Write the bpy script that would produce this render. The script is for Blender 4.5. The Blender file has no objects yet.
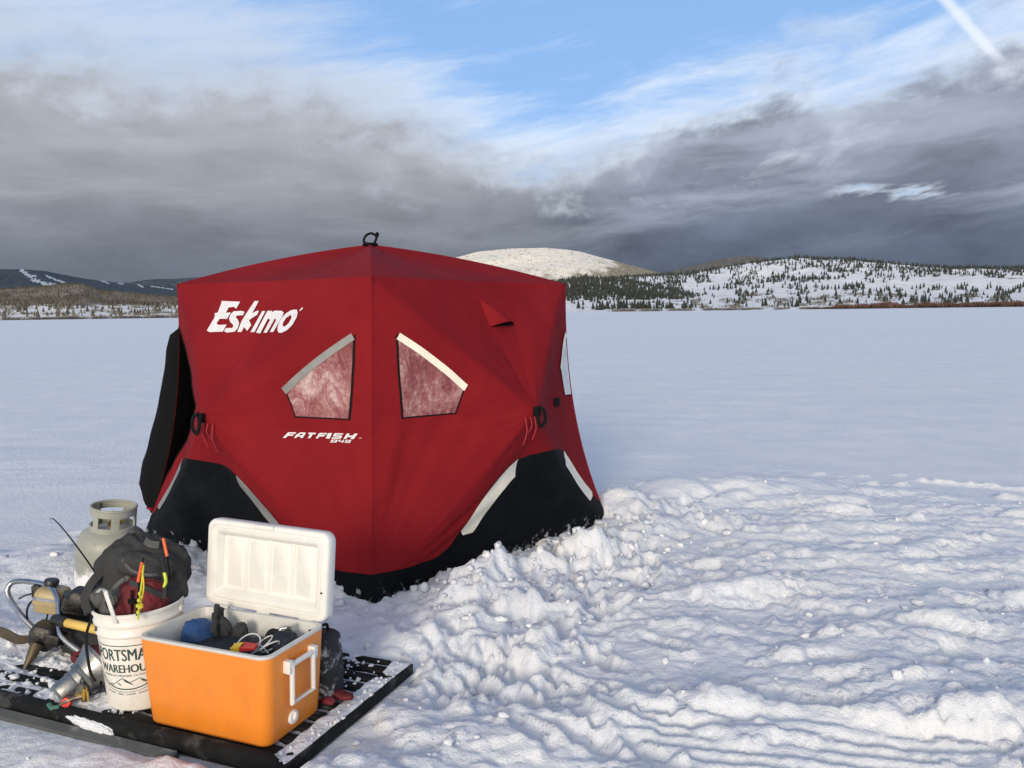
import bpy, bmesh, math, random
import numpy as np
from mathutils import Vector, Matrix
from mathutils.geometry import tessellate_polygon

SC = bpy.context.scene
COL = SC.collection
R = math.radians

# ------------------------------------------------------------------ node helper
class NG:
    """tiny helper to write node graphs as expressions"""
    def __init__(self, tree):
        self.t = tree; self.n = tree.nodes; self.l = tree.links
    def new(self, typ, **kw):
        nd = self.n.new(typ)
        for k, v in kw.items(): setattr(nd, k, v)
        return nd
    def put(self, sock, val):
        if val is None: return
        if hasattr(val, 'is_linked') or isinstance(val, bpy.types.NodeSocket): self.l.new(val, sock)
        else:
            try: sock.default_value = val
            except Exception: sock.default_value = tuple(val)
    def m(self, op, a, b=None, c=None, clamp=False):
        nd = self.new('ShaderNodeMath', operation=op, use_clamp=clamp)
        for i, v in enumerate((a, b, c)): self.put(nd.inputs[i], v)
        return nd.outputs[0]
    def sstep(self, x, lo, hi, a=0.0, b=1.0):
        nd = self.new('ShaderNodeMapRange', interpolation_type='SMOOTHSTEP')
        for i, v in enumerate((x, lo, hi, a, b)): self.put(nd.inputs[i], v)
        return nd.outputs[0]
    def lin(self, x, lo, hi, a=0.0, b=1.0):
        nd = self.new('ShaderNodeMapRange')
        for i, v in enumerate((x, lo, hi, a, b)): self.put(nd.inputs[i], v)
        return nd.outputs[0]
    def xyz(self, x, y, z):
        nd = self.new('ShaderNodeCombineXYZ')
        for i, v in enumerate((x, y, z)): self.put(nd.inputs[i], v)
        return nd.outputs[0]
    def noise(self, vec, scale=1.0, detail=4.0, rough=0.55, dist=0.0, color=False):
        nd = self.new('ShaderNodeTexNoise')
        self.put(nd.inputs['Vector'], vec); nd.inputs['Scale'].default_value = scale
        nd.inputs['Detail'].default_value = detail; nd.inputs['Roughness'].default_value = rough
        nd.inputs['Distortion'].default_value = dist
        return nd.outputs['Color' if color else 'Fac']
    def mix(self, f, a, b, blend='MIX'):
        nd = self.new('ShaderNodeMix', data_type='RGBA', blend_type=blend)
        self.put(nd.inputs[0], f)
        for s, v in ((nd.inputs[6], a), (nd.inputs[7], b)):
            if isinstance(v, tuple) and len(v) == 3: v = v + (1.0,)
            self.put(s, v)
        return nd.outputs[2]
    def ramp(self, x, stops, interp='LINEAR'):
        nd = self.new('ShaderNodeValToRGB'); cr = nd.color_ramp; cr.interpolation = interp
        while len(cr.elements) < len(stops): cr.elements.new(0.5)
        for e, (p, c) in zip(cr.elements, sorted(stops, key=lambda s: s[0])):
            e.position = p
            if not isinstance(c, tuple): c = (c, c, c)
            e.color = c[:3] + (1.0,)
        self.put(nd.inputs[0], x)
        return nd.outputs[0]

# ------------------------------------------------------------------ camera
cam = bpy.data.cameras.new('camera'); camo = bpy.data.objects.new('camera', cam)
COL.objects.link(camo); SC.camera = camo
cam.sensor_width = 36.0; cam.lens = 829.0 / 1024.0 * 36.0
cam.clip_start = 0.05; cam.clip_end = 60000.0
_p, _r = R(5.03), R(0.75)
_f = Vector((0, math.cos(_p), -math.sin(_p))); _r0 = Vector((1, 0, 0)); _u0 = _r0.cross(_f)
_rt = _r0 * math.cos(_r) - _u0 * math.sin(_r); _up = _u0 * math.cos(_r) + _r0 * math.sin(_r)
camo.matrix_world = Matrix(((_rt.x, _up.x, -_f.x, 0), (_rt.y, _up.y, -_f.y, 0), (_rt.z, _up.z, -_f.z, 1.55), (0, 0, 0, 1)))

# ------------------------------------------------------------------ light, sky, exposure
SUN_AZ, SUN_EL = 193.0, 15.0            # low veiled sun behind the camera
sl = bpy.data.lights.new('sun', 'SUN'); sl.energy = 1.75; sl.angle = R(16.0); sl.color = (1.0, 0.87, 0.69)
so = bpy.data.objects.new('sun', sl); COL.objects.link(so)
sd = Vector((math.sin(R(SUN_AZ)) * math.cos(R(SUN_EL)), math.cos(R(SUN_AZ)) * math.cos(R(SUN_EL)), math.sin(R(SUN_EL))))
so.rotation_euler = sd.to_track_quat('Z', 'Y').to_euler()

SC.view_settings.view_transform = 'Standard'; SC.view_settings.look = 'None'
SC.view_settings.gamma = 1.0; SC.view_settings.use_curve_mapping = False
SC.view_settings.exposure = 0.30

wd = bpy.data.worlds.new('World'); SC.world = wd; wd.use_nodes = True
g = NG(wd.node_tree); g.n.clear()
out = g.new('ShaderNodeOutputWorld'); bg = g.new('ShaderNodeBackground')
g.l.new(bg.outputs[0], out.inputs[0]); bg.inputs[1].default_value = 0.1
sky = g.new('ShaderNodeTexSky', sky_type='NISHITA', sun_disc=False)
sky.sun_elevation = R(SUN_EL); sky.sun_rotation = R(SUN_AZ); sky.altitude = 2400.0
sky.air_density = 1.0; sky.dust_density = 0.6; sky.ozone_density = 1.0
tc = g.new('ShaderNodeTexCoord'); sp = g.new('ShaderNodeSeparateXYZ'); g.l.new(tc.outputs['Generated'], sp.inputs[0])
A = g.m('MULTIPLY', g.m('ARCTAN2', sp.outputs[0], sp.outputs[1]), 57.2958)      # compass bearing in degrees
E = g.m('MULTIPLY', g.m('ARCSINE', sp.outputs[2]), 57.2958)                     # height above the horizon in degrees
# domain warp so that cloud edges curl
wv = g.noise(g.xyz(g.m('MULTIPLY', A, .055), g.m('MULTIPLY', E, .11), 3.1), 1.0, 3, .55, 0, True)
ws = g.new('ShaderNodeSeparateColor'); g.l.new(wv, ws.inputs[0])
Aw = g.m('ADD', A, g.m('MULTIPLY', g.m('SUBTRACT', ws.outputs[0], .5), 9.0))
Ew = g.m('ADD', E, g.m('MULTIPLY', g.m('SUBTRACT', ws.outputs[1], .5), 3.5))
# upper limit of the grey bank along the bearing
T = g.lin(A, -45, 45)
tops = [(-45, 17.5), (-30.7, 17.0), (-19.8, 16.4), (-13.7, 16.0), (-8, 15.0), (-2, 12.4), (3.4, 10.2), (7.5, 11.6), (12.7, 14.0), (18.9, 15.0), (24.7, 15.6), (31.2, 16.2), (45, 16)]
B = g.m('MULTIPLY', g.ramp(T, [((a + 45) / 90, b / 20) for a, b in tops], 'B_SPLINE'), 20.0)
Es = g.m('SUBTRACT', Ew, g.m('MULTIPLY', g.m('MAXIMUM', A, 0.0), .10))
n1 = g.noise(g.xyz(g.m('MULTIPLY', Aw, .10), g.m('MULTIPLY', Es, .19), 7.7), 1.0, 7, .56)
n2 = g.noise(g.xyz(g.m('MULTIPLY', Aw, .27), g.m('MULTIPLY', Es, .44), 1.7), 1.0, 6, .58)
below = g.m('SUBTRACT', B, Ew)
dens = g.m('ADD', g.m('MULTIPLY', below, .26), g.m('MULTIPLY', g.m('SUBTRACT', n1, .5), g.lin(A, -12, 10, 1.15, 2.7)))
dens = g.m('ADD', dens, g.m('MULTIPLY', g.m('SUBTRACT', n2, .5), g.lin(A, -12, 10, .6, 1.3)))
# bright rents in the bank towards the right
rent_w = g.m('MULTIPLY', g.sstep(A, 16, 24), g.m('MULTIPLY', g.sstep(E, 5.6, 6.8), g.sstep(E, 9.2, 7.4)))
n3 = g.noise(g.xyz(g.m('MULTIPLY', A, .085), g.m('MULTIPLY', g.m('SUBTRACT', E, g.m('MULTIPLY', A, .05)), .42), 12.4), 1.0, 5, .55)
rent = g.m('MULTIPLY', rent_w, g.m('MULTIPLY', g.sstep(n3, .32, .54), g.sstep(n2, .36, .56)))
dens = g.m('SUBTRACT', dens, g.m('MULTIPLY', rent, 2.0))
lowfill = g.sstep(E, g.m('ADD', 6.6, g.m('MULTIPLY', g.m('SUBTRACT', n1, .5), 6.0)), 3.4)
dens = g.m('ADD', dens, g.m('MULTIPLY', lowfill, 1.6))
cover = g.sstep(dens, -.45, .85)
# colour of the bank: bright thin rims, warm grey body, slate underside
n4 = g.noise(g.xyz(g.m('MULTIPLY', Aw, .07), g.m('MULTIPLY', Ew, .20), 21.0), 1.0, 6, .55)
K = 10.0
def k(*c): return tuple(v * K for v in c)
thick = g.m('ADD', g.m('MULTIPLY', dens, .55), g.m('MULTIPLY', g.m('SUBTRACT', n2, .5), 1.5))
side = g.sstep(A, -6, 14)
bodyL = g.mix(g.sstep(E, 12.5, 2.0), k(.320, .335, .375), k(.124, .145, .180))
bodyR = g.mix(g.sstep(E, 11.0, 3.5), k(.210, .238, .300), k(.090, .112, .158))
body = g.mix(side, bodyL, bodyR)
puff = g.noise(g.xyz(g.m('MULTIPLY', Aw, .17), g.m('MULTIPLY', Es, .34), 51.0), 1.0, 6, .55)
vm = g.new('ShaderNodeVectorMath', operation='SCALE'); g.l.new(body, vm.inputs[0]); g.put(vm.inputs['Scale'], g.lin(puff, .28, .72, g.lin(A, -12, 10, .86, .70), g.lin(A, -12, 10, 1.16, 1.42)))
body = vm.outputs[0]
rim = g.mix(side, k(.47, .52, .60), k(.62, .68, .77))
cloud = g.mix(g.sstep(thick, -.05, .75), rim, body)
n5 = g.noise(g.xyz(g.m('MULTIPLY', Aw, .06), g.m('MULTIPLY', g.m('SUBTRACT', Ew, g.m('MULTIPLY', A, .06)), .36), 33.0), 1.0, 7, .6)
cloud = g.mix(g.m('MULTIPLY', g.sstep(n5, .42, .66), g.m('MULTIPLY', g.lin(A, -12, 12, .42, .62), g.sstep(E, 2.5, 7.5))), cloud, g.mix(side, k(.40, .425, .47), k(.38, .43, .52)))
# clear air: the sky texture, veiled by cirrus streaks that climb to the right
ss = g.m('SUBTRACT', g.m('MULTIPLY', E, 1.0), g.m('MULTIPLY', A, .15))
al = g.m('ADD', A, g.m('MULTIPLY', E, .5))
c1 = g.noise(g.xyz(g.m('MULTIPLY', al, .055), g.m('MULTIPLY', ss, .30), 4.2), 1.0, 7, .62, .6)
c2 = g.noise(g.xyz(g.m('MULTIPLY', al, .16), g.m('MULTIPLY', ss, .95), 9.2), 1.0, 6, .62, .3)
cs = g.m('ADD', g.m('MULTIPLY', c1, .7), g.m('MULTIPLY', c2, .3))
near_bank = g.sstep(g.m('SUBTRACT', E, B), 5.5, -.5)
leftveil = g.sstep(A, 0, -22)
cir = g.m('ADD', g.m('SUBTRACT', cs, .56), g.m('ADD', g.m('MULTIPLY', near_bank, g.lin(A, -4, 16, .22, .13)), g.m('MULTIPLY', leftveil, .03)))
cir = g.sstep(cir, -.06, .27)
blue = g.mix(.75, sky.outputs[0], k(.245, .445, .80))
clear = g.mix(g.m('MULTIPLY', cir, .85), blue, g.mix(g.sstep(A, 4, -16), k(.68, .75, .85), k(.50, .58, .71)))
# contrail
cl = g.m('SUBTRACT', A, g.m('ADD', 29.7, g.m('MULTIPLY', g.m('SUBTRACT', E, 14.2), -.80)))
cn = g.noise(g.xyz(g.m('MULTIPLY', A, 1.3), g.m('MULTIPLY', E, 1.3), 2.0), 1.0, 4, .6)
cw = g.m('ADD', .55, g.m('MULTIPLY', g.m('SUBTRACT', cn, .5), .7))
ct = g.m('MULTIPLY', g.sstep(g.m('ABSOLUTE', cl), cw, .08), g.sstep(E, 13.4, 14.6))
front = g.mix(cover, clear, cloud)
front = g.mix(g.m('MULTIPLY', ct, .72), front, k(.74, .79, .86))
# the rest of the dome: broken bright veil towards the sun
r1 = g.noise(tc.outputs['Generated'], 2.2, 5, .55)
rest = g.mix(g.sstep(r1, .40, .70), sky.outputs[0], k(.42, .53, .74))
sdot = g.new('ShaderNodeVectorMath', operation='DOT_PRODUCT'); g.l.new(tc.outputs['Generated'], sdot.inputs[0]); sdot.inputs[1].default_value = sd
rest = g.mix(g.sstep(sdot.outputs['Value'], .55, 1.0), rest, k(1.25, 1.10, .88))
away = g.m('MAXIMUM', g.sstep(g.m('ABSOLUTE', A), 42, 75), g.sstep(E, 24, 45))
g.l.new(g.mix(away, front, rest), bg.inputs[0])
wd.cycles.sampling_method = 'MANUAL'; wd.cycles.sample_map_resolution = 1024

# ================================================================== helpers
def perlin(x, y, seed=0):
    xi = np.floor(x).astype(np.int64); yi = np.floor(y).astype(np.int64)
    xf = x - xi; yf = y - yi
    u = xf * xf * xf * (xf * (xf * 6 - 15) + 10); v = yf * yf * yf * (yf * (yf * 6 - 15) + 10)
    def gr(ix, iy, dx, dy):
        h = (ix * 374761393 + iy * 668265263 + seed * 974634777) & 0xffffffff
        h = ((h ^ (h >> 13)) * 1274126177) & 0xffffffff
        a = ((h ^ (h >> 16)) & 0xffff) * (2 * math.pi / 65536.0)
        return np.cos(a) * dx + np.sin(a) * dy
    a = gr(xi, yi, xf, yf); b = gr(xi + 1, yi, xf - 1, yf)
    c = gr(xi, yi + 1, xf, yf - 1); d = gr(xi + 1, yi + 1, xf - 1, yf - 1)
    return ((a + u * (b - a)) * (1 - v) + (c + u * (d - c)) * v) * 1.5
def fbm(x, y, seed=0, octv=4, gain=.5, lac=2.03):
    s = 0; a = 1.0
    for i in range(octv):
        s = s + a * perlin(x, y, seed + i * 17); x = x * lac + 3.7; y = y * lac - 1.9; a *= gain
    return s
def smooth(x, a, b):
    t = np.clip((x - a) / (b - a), 0, 1); return t * t * (3 - 2 * t)

def link(name, me, mat=None, parent=None):
    o = bpy.data.objects.new(name, me); COL.objects.link(o)
    if mat: me.materials.append(mat)
    if parent: o.parent = parent
    return o
def npmesh(name, verts, quads=None, tris=None, smooth_=True):
    me = bpy.data.meshes.new(name)
    verts = np.asarray(verts, np.float32).reshape(-1, 3)
    loops = []; starts = []; n = 0
    for arr, kk in ((quads, 4), (tris, 3)):
        if arr is None or len(arr) == 0: continue
        arr = np.asarray(arr, np.int32).reshape(-1, kk)
        loops.append(arr.ravel()); starts.append(n + np.arange(len(arr)) * kk); n += arr.size
    loops = np.concatenate(loops); starts = np.concatenate(starts)
    me.vertices.add(len(verts)); me.vertices.foreach_set('co', verts.ravel())
    me.loops.add(len(loops)); me.loops.foreach_set('vertex_index', loops.astype(np.int32))
    me.polygons.add(len(starts)); me.polygons.foreach_set('loop_start', starts.astype(np.int32))
    me.update(calc_edges=True); me.validate()
    if smooth_: me.polygons.foreach_set('use_smooth', np.ones(len(me.polygons), bool))
    return me
def grid_quads(nr, nc):
    i = np.arange(nr - 1)[:, None] * nc + np.arange(nc - 1)[None, :]
    return np.stack([i, i + 1, i + nc + 1, i + nc], -1).reshape(-1, 4)
def attr(me, name, vals):
    a = me.attributes.new(name, 'FLOAT', 'POINT'); a.data.foreach_set('value', np.asarray(vals, np.float32).ravel())
def thing(name, label, cat, loc=(0, 0, 0), rotz=0, group=None):
    o = bpy.data.objects.new(name, None); COL.objects.link(o); o.empty_display_size = .1
    o.location = loc; o.rotation_euler = (0, 0, rotz)
    return tag(o, label, cat, group)
def tag(o, label, cat, group=None, kind=None):
    if label: o['label'] = label
    if cat: o['category'] = cat
    if group: o['group'] = group
    if kind: o['kind'] = kind
    return o

class MB:
    """collects shapes into one mesh"""
    def __init__(self): self.v = []; self.f = []; self.M = Matrix.Identity(4)
    def add(self, vs, fs, M=None):
        b = len(self.v); T = self.M @ M if M is not None else self.M
        self.v += [T @ Vector(p) for p in vs]; self.f += [[b + i for i in f] for f in fs]
    def box(self, c, s, M=None):
        x, y, z = s[0] / 2, s[1] / 2, s[2] / 2
        vs = [(c[0] + i * x, c[1] + j * y, c[2] + l * z) for i in (-1, 1) for j in (-1, 1) for l in (-1, 1)]
        self.add(vs, [(0, 1, 3, 2), (4, 6, 7, 5), (0, 4, 5, 1), (2, 3, 7, 6), (0, 2, 6, 4), (1, 5, 7, 3)], M)
    def loft(self, loops, closed=True, cap0=True, cap1=True, M=None):
        n = len(loops[0]); vs = [p for l in loops for p in l]; fs = []
        for a in range(len(loops) - 1):
            for i in range(n if closed else n - 1):
                j = (i + 1) % n; fs.append((a * n + i, a * n + j, (a + 1) * n + j, (a + 1) * n + i))
        if cap0: fs.append(tuple(reversed(range(n))))
        if cap1: fs.append(tuple((len(loops) - 1) * n + i for i in range(n)))
        self.add(vs, fs, M)
    def lathe(self, prof, n=32, M=None, cap0=False, cap1=False):
        self.loft([[(r * math.cos(2 * math.pi * i / n), r * math.sin(2 * math.pi * i / n), z) for i in range(n)] for r, z in prof], True, cap0, cap1, M)
    def tube(self, pts, r, n=10, M=None, closed=False, flat=1.0):
        pts = [Vector(p) for p in pts]; N = len(pts)
        rs = [r] * N if not isinstance(r, (list, tuple)) else r
        loops = []; ref = None
        for i, p in enumerate(pts):
            if closed: t = pts[(i + 1) % N] - pts[i - 1]
            else: t = pts[min(i + 1, N - 1)] - pts[max(i - 1, 0)]
            t.normalize()
            if ref is None: ref = t.orthogonal().normalized()
            ref = (ref - t * ref.dot(t)).normalized(); b = t.cross(ref)
            loops.append([p + (ref * math.cos(2 * math.pi * k / n) * flat + b * math.sin(2 * math.pi * k / n)) * rs[i] for k in range(n)])
        if closed: loops.append(loops[0])
        self.loft(loops, True, not closed, not closed, M)
    def build(self, name, mat, parent=None, bevel=0, seg=2, smooth_=True, angle=35):
        me = bpy.data.meshes.new(name); me.from_pydata([tuple(p) for p in self.v], [], self.f)
        bm = bmesh.new(); bm.from_mesh(me)
        bmesh.ops.remove_doubles(bm, verts=bm.verts, dist=1e-5)
        bmesh.ops.recalc_face_normals(bm, faces=bm.faces)
        if bevel:
            es = [e for e in bm.edges if len(e.link_faces) == 2 and e.calc_face_angle(0) > R(angle)]
            bmesh.ops.bevel(bm, geom=es, offset=bevel, segments=seg, affect='EDGES', profile=.6, clamp_overlap=True)
        if smooth_:
            for f in bm.faces: f.smooth = True
            for e in bm.edges:
                if len(e.link_faces) == 2 and e.calc_face_angle(0) > R(40): e.smooth = False
        bm.to_mesh(me); bm.free()
        return link(name, me, mat, parent)
def spline(pts, n=8, closed=False):
    P = [Vector(p) for p in pts]; N = len(P); res = []
    for i in range(N if closed else N - 1):
        if closed: a, b, c, d = P[i - 1], P[i], P[(i + 1) % N], P[(i + 2) % N]
        else: a, b, c, d = P[max(i - 1, 0)], P[i], P[i + 1], P[min(i + 2, N - 1)]
        for s in range(n):
            t = s / n
            res.append(.5 * ((2 * b) + (c - a) * t + (2 * a - 5 * b + 4 * c - d) * t * t + (3 * b - a - 3 * c + d) * t ** 3))
    if not closed: res.append(P[-1])
    return res

def pmat(name, col, rough=.5, metal=0.0, var=.12, vscale=8.0, bump=0.0, bscale=60.0, dirt=None, dirt_amt=.3, dirt_scale=5.0, coat=0.0, spec=.5, coord='Object'):
    """principled material with procedural colour variation, wear and bump"""
    m = bpy.data.materials.new(name); m.use_nodes = True
    g = NG(m.node_tree); b = g.n['Principled BSDF']
    tcn = g.new('ShaderNodeTexCoord').outputs[coord]
    n = g.noise(tcn, vscale, 5, .6)
    lo = tuple(c * (1 - var) for c in col); hi = tuple(min(c * (1 + var), 1) for c in col)
    c = g.mix(g.sstep(n, .3, .7), lo, hi)
    if dirt:
        dn = g.noise(tcn, dirt_scale, 7, .68)
        c = g.mix(g.m('MULTIPLY', g.sstep(dn, .52, .68), dirt_amt), c, dirt)
    g.l.new(c, b.inputs['Base Color'])
    g.l.new(g.lin(n, .3, .7, max(rough - .08, .03), min(rough + .08, 1)), b.inputs['Roughness'])
    b.inputs['Metallic'].default_value = metal
    b.inputs['Coat Weight'].default_value = coat; b.inputs['Specular IOR Level'].default_value = spec
    if bump:
        bn = g.noise(tcn, bscale, 5, .6); bp = g.new('ShaderNodeBump'); bp.inputs['Strength'].default_value = 1.0
        bp.inputs['Distance'].default_value = bump; g.l.new(bn, bp.inputs['Height']); g.l.new(bp.outputs[0], b.inputs['Normal'])
    return m

# ================================================================== tent geometry (needed by the snow bank as well)
def V3(*a): return np.array(a, float)
BN, BR, BL, BF = V3(-.76, 4.28, 0), V3(.70, 5.97, 0), V3(-2.62, 5.74, 0), V3(-1.16, 7.43, 0)
TN, TR, TL, TF = V3(-.745, 4.48, 1.745), V3(.375, 5.72, 1.73), V3(-2.20, 5.50, 1.755), V3(-1.0, 6.75, 1.735)
PEAK = V3(-.955, 5.72, 2.015); CEN = V3(-.95, 5.85, .9)
# rack footprint: corner, long axis (to the left), short axis (away)
RK0 = V3(-.774, 2.648, 0); RKA = V3(-.925, .38, 0); RKB = V3(.345, .939, 0)
RKA /= np.linalg.norm(RKA); RKB /= np.linalg.norm(RKB); RKL, RKW = 1.72, .860

# ================================================================== snow field
rng = np.random.default_rng(11)
def axis_x():
    d = list(np.arange(-3.2, 3.7, .013)); s = .013; x = d[-1]; up = []
    while x < 30000: s *= 1.05 if x > 12 else 1.03; x += s; up.append(x)
    s = .013; x = d[0]; dn = []
    while x > -30000: s *= 1.05 if x < -12 else 1.03; x -= s; dn.append(x)
    return np.array(dn[::-1] + d + up)
def axis_y():
    y = 1.85; d = []
    while y < 9.0: d.append(y); y *= 1.0046
    while y < 40: d.append(y); y *= 1.012
    while y < 30000: d.append(y); y *= 1.06
    s = .02; y = 1.85; dn = []
    while y > -20000: s *= 1.25; y -= s; dn.append(y)
    return np.array(dn[::-1] + d)
gx, gy = axis_x(), axis_y()
X, Y = np.meshgrid(gx, gy)
near = (np.abs(X) < 14) & (Y > -4) & (Y < 60)
def seg_dist(px, py, a, b):
    d = b - a; L2 = d[0] ** 2 + d[1] ** 2
    t = np.clip(((px - a[0]) * d[0] + (py - a[1]) * d[1]) / L2, 0, 1)
    return np.hypot(px - a[0] - d[0] * t, py - a[1] - d[1] * t), t
def in_tent(px, py, grow=0.0):
    r = np.ones_like(px, bool)
    for a, b in ((BN, BR), (BR, BF), (BF, BL), (BL, BN)):
        d = b - a; n = np.array([d[1], -d[0]]) / math.hypot(d[0], d[1])
        r &= ((px - a[0]) * n[0] + (py - a[1]) * n[1]) < grow
    return r
H = np.zeros_like(X)
H += np.where(near, .025 * fbm(X * .35, Y * .5, 5, 3), 0) * smooth(Y, 0, 3)
# wind crust of the open lake: faint ripples lying across the view
far_m = smooth(Y, 5.0, 8.5) * (1 - smooth(Y, 60, 200))
H += far_m * (.008 * fbm(X * .9, Y * 2.6, 9, 4) + .006 * np.maximum(fbm(X * 1.7 + 40, Y * 3.9, 31, 4), 0) ** 1.5)
edge = 6.7 - 1.25 * smooth(-X, 1.0, 3.0) + .75 * fbm(X * .6, Y * .6, 3, 3)
rough = (1 - smooth(Y, edge - 1.3, edge + .9)) * smooth(Y, -6, 0)
soft_rough = (1 - smooth(Y, edge + .2, edge + 2.6))
# trodden, broken snow
lob = fbm(X * 1.6, Y * 2.2, 21, 3)
H += rough * (.017 * lob + .006 * fbm(X * 5, Y * 6, 22, 4, .55))
rid = 1 - np.abs(fbm(X * 3.1, Y * 4.4, 27, 3)); H += rough * .012 * (rid - .7)
# shallow drifts pushed sideways on the right, long across the view
ax_, ay_ = X * .97 - Y * .22, X * .22 + Y * .97
side_m = smooth(X, .7, 1.9) * smooth(Y, 2.2, 2.8)
H += rough * side_m * (.030 * np.maximum(fbm(ax_ * .9, ay_ * 3.4, 41, 3), -.2) + .008 * fbm(ax_ * 2.6, ay_ * 9, 43, 3))
# trampled path beside the tent
pd, _ = seg_dist(X, Y, np.array([.15, 4.2]), np.array([1.0, 5.6])); path = 1 - smooth(pd, .12, .5)
H -= path * .045
# banks of shovelled snow against the skirt
for (a, b, hh, wd_, off) in ((BN, BR, .125, .20, .36), (BL, BN, .045, .22, .34), (BR, BF, .14, .30, .2)):
    n = np.array([(b - a)[1], -(b - a)[0]]); n /= np.linalg.norm(n)
    d_, t_ = seg_dist(X, Y, a[:2] + n * off, b[:2] + n * off)
    prof = np.exp(-(d_ / wd_) ** 2) * (smooth(t_, .02, .22) if a is BN else 1.0) * (.75 + .55 * fbm(X * 2.1, Y * 2.1, 51, 3))
    H = np.maximum(H, H * .4 + hh * prof)
for cx, cy, rr, hh in ((1.35, 6.75, .40, .16), (1.9, 6.9, .35, .11), (2.45, 7.0, .4, .08), (-.28, 3.98, .26, .06), (.02, 4.28, .22, .07), (.45, 5.1, .2, .10),
                       (-2.75, 4.9, .5, .12), (-3.3, 4.4, .5, .12), (-2.6, 3.9, .3, .08), (.82, 6.2, .25, .16), (-.60, 3.78, .28, .05)):
    d_ = np.hypot(X - cx, Y - cy) * (1 + .35 * fbm(X * 3.5, Y * 3.5, 61, 2))
    H = np.maximum(H, H * .5 + hh * np.exp(-(d_ / rr) ** 2))
# belt grooves of a machine, running off to the right
gd = (X - .2) * .22 + (Y - 3.02) * .975
ga = (X - .2) * .975 - (Y - 3.02) * .22
band = smooth(gd, -.62, -.52) * (1 - smooth(gd, .13, .2)) * smooth(ga, -.1, .35) * (1 - smooth(ga, 3.2, 5))
band = band * smooth(fbm(X * 1.4, Y * 2.2, 71, 3), -.62, -.25)
gro = .5 + .5 * np.cos(2 * math.pi * (gd + .012 * fbm(X * 2, Y * 2, 73, 2)) / .072)
H = H * (1 - .85 * band) + band * (.028 * gro ** .8 - .018)
lip = np.exp(-((gd - .17) / .045) ** 2) * smooth(ga, 0, .2) * (1 - smooth(ga, 1.2, 1.4)); H += lip * .045 * (.8 + .5 * fbm(X * 9, Y * 9, 75, 2))
# one raised runner track further out on the right
td = Y - (7.26 - .60 * (X - 3.55)); tr = np.exp(-(td / .045) ** 2) * smooth(X, 3.5, 3.65) * (1 - smooth(X, 6, 8)); H += tr * .050 * (.8 + .6 * fbm(X * 8, Y * 8, 77, 2))

# thousands of clods, as domes with broken outlines
def clods(n, xr, yr, rr, hf, stretch=1.0, dens=None, seed=0):
    global H
    r_ = np.random.default_rng(seed)
    for _ in range(n):
        cy = yr[0] * (yr[1] / yr[0]) ** r_.random(); cx = r_.uniform(*xr) * max(.35, cy / yr[1])
        u = r_.random(); keep = r_.random()
        rad = rr[0] * (rr[1] / rr[0]) ** (u ** 1.6); st = stretch * r_.uniform(.8, 1.3)
        i0, i1 = np.searchsorted(gx, (cx - rad * st * 1.5, cx + rad * st * 1.5)); j0, j1 = np.searchsorted(gy, (cy - rad * 1.5, cy + rad * 1.5))
        if i1 - i0 < 2 or j1 - j0 < 2: continue
        xs, ys, hs = X[j0:j1, i0:i1], Y[j0:j1, i0:i1], H[j0:j1, i0:i1]
        jm, im = (j1 - j0) // 2, (i1 - i0) // 2
        w = dens[j0 + jm, i0 + im]
        if keep > w: continue
        th = r_.uniform(-.5, .5); ca, sa = math.cos(th), math.sin(th)
        dx, dy = xs - cx, ys - cy
        q = np.sqrt(((dx * ca + dy * sa) / (rad * st)) ** 2 + ((-dx * sa + dy * ca) / rad) ** 2)
        q = q * (1 + .45 * perlin(xs * 1.1 / rad + cx * 9, ys * 1.1 / rad, 91)) + .22 * perlin(xs * 3 / rad, ys * 3 / rad + cx, 92)
        base = hs[jm, im]
        hh = rad * hf * r_.uniform(.6, 1.2)
        dome = np.sqrt(np.clip(1 - q * q, 0, 1))
        tilt = 1 + r_.uniform(-.35, .35) * dx / rad + r_.uniform(-.35, .35) * dy / rad
        H[j0:j1, i0:i1] = np.maximum(hs, np.minimum(base, hs) * .7 + base * .3 * 0 + hs * .3 + hh * dome * tilt * (q < 1.0))
nb, _ = seg_dist(X, Y, BN[:2], BR[:2]); nb2, _ = seg_dist(X, Y, BL[:2], BN[:2])
bank_d = np.exp(-(np.minimum(nb, nb2) / .55) ** 2) * (1 - .75 * np.exp(-((X - BN[0]) ** 2 + (Y - BN[1]) ** 2) / .22))
groove_free = 1 - .85 * band
dn1 = np.clip(rough * (.08 + .9 * smooth(lob + .5 * fbm(X * .7, Y, 88, 2), -.15, .55)) + .4 * bank_d + .45 * np.exp(-((X + 2.6) ** 2 + (Y - 4.7) ** 2) / .7) + .4 * np.exp(-((X + 1.6) ** 2 / 1.2 + (Y - 2.6) ** 2 / .12)), 0, 1) * groove_free * (1 - .6 * path)
clods(900, (-3.6, 4.8), (2.2, 7.6), (.035, .14), .25, 1.5, dn1 * (1 - .35 * side_m), 1)
clods(700, (.2, 5.2), (2.4, 7.0), (.05, .13), .26, 2.8, rough * side_m * groove_free, 2)
clods(2600, (-3.6, 4.8), (2.2, 7.8), (.014, .05), .48, 1.2, np.clip(dn1 * .8 + .5 * bank_d, 0, 1), 3)
clods(1300, (-2.2, 3.2), (3.2, 7.0), (.035, .11), .40, 1.3, np.clip(bank_d * 1.1, 0, 1), 6)
clods(2600, (-3.6, 5.5), (5.5, 11.0), (.015, .06), .5, 1.5, soft_rough * .55 * smooth(fbm(X * .9, Y * .9, 83, 3), -.1, .5), 4)
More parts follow.
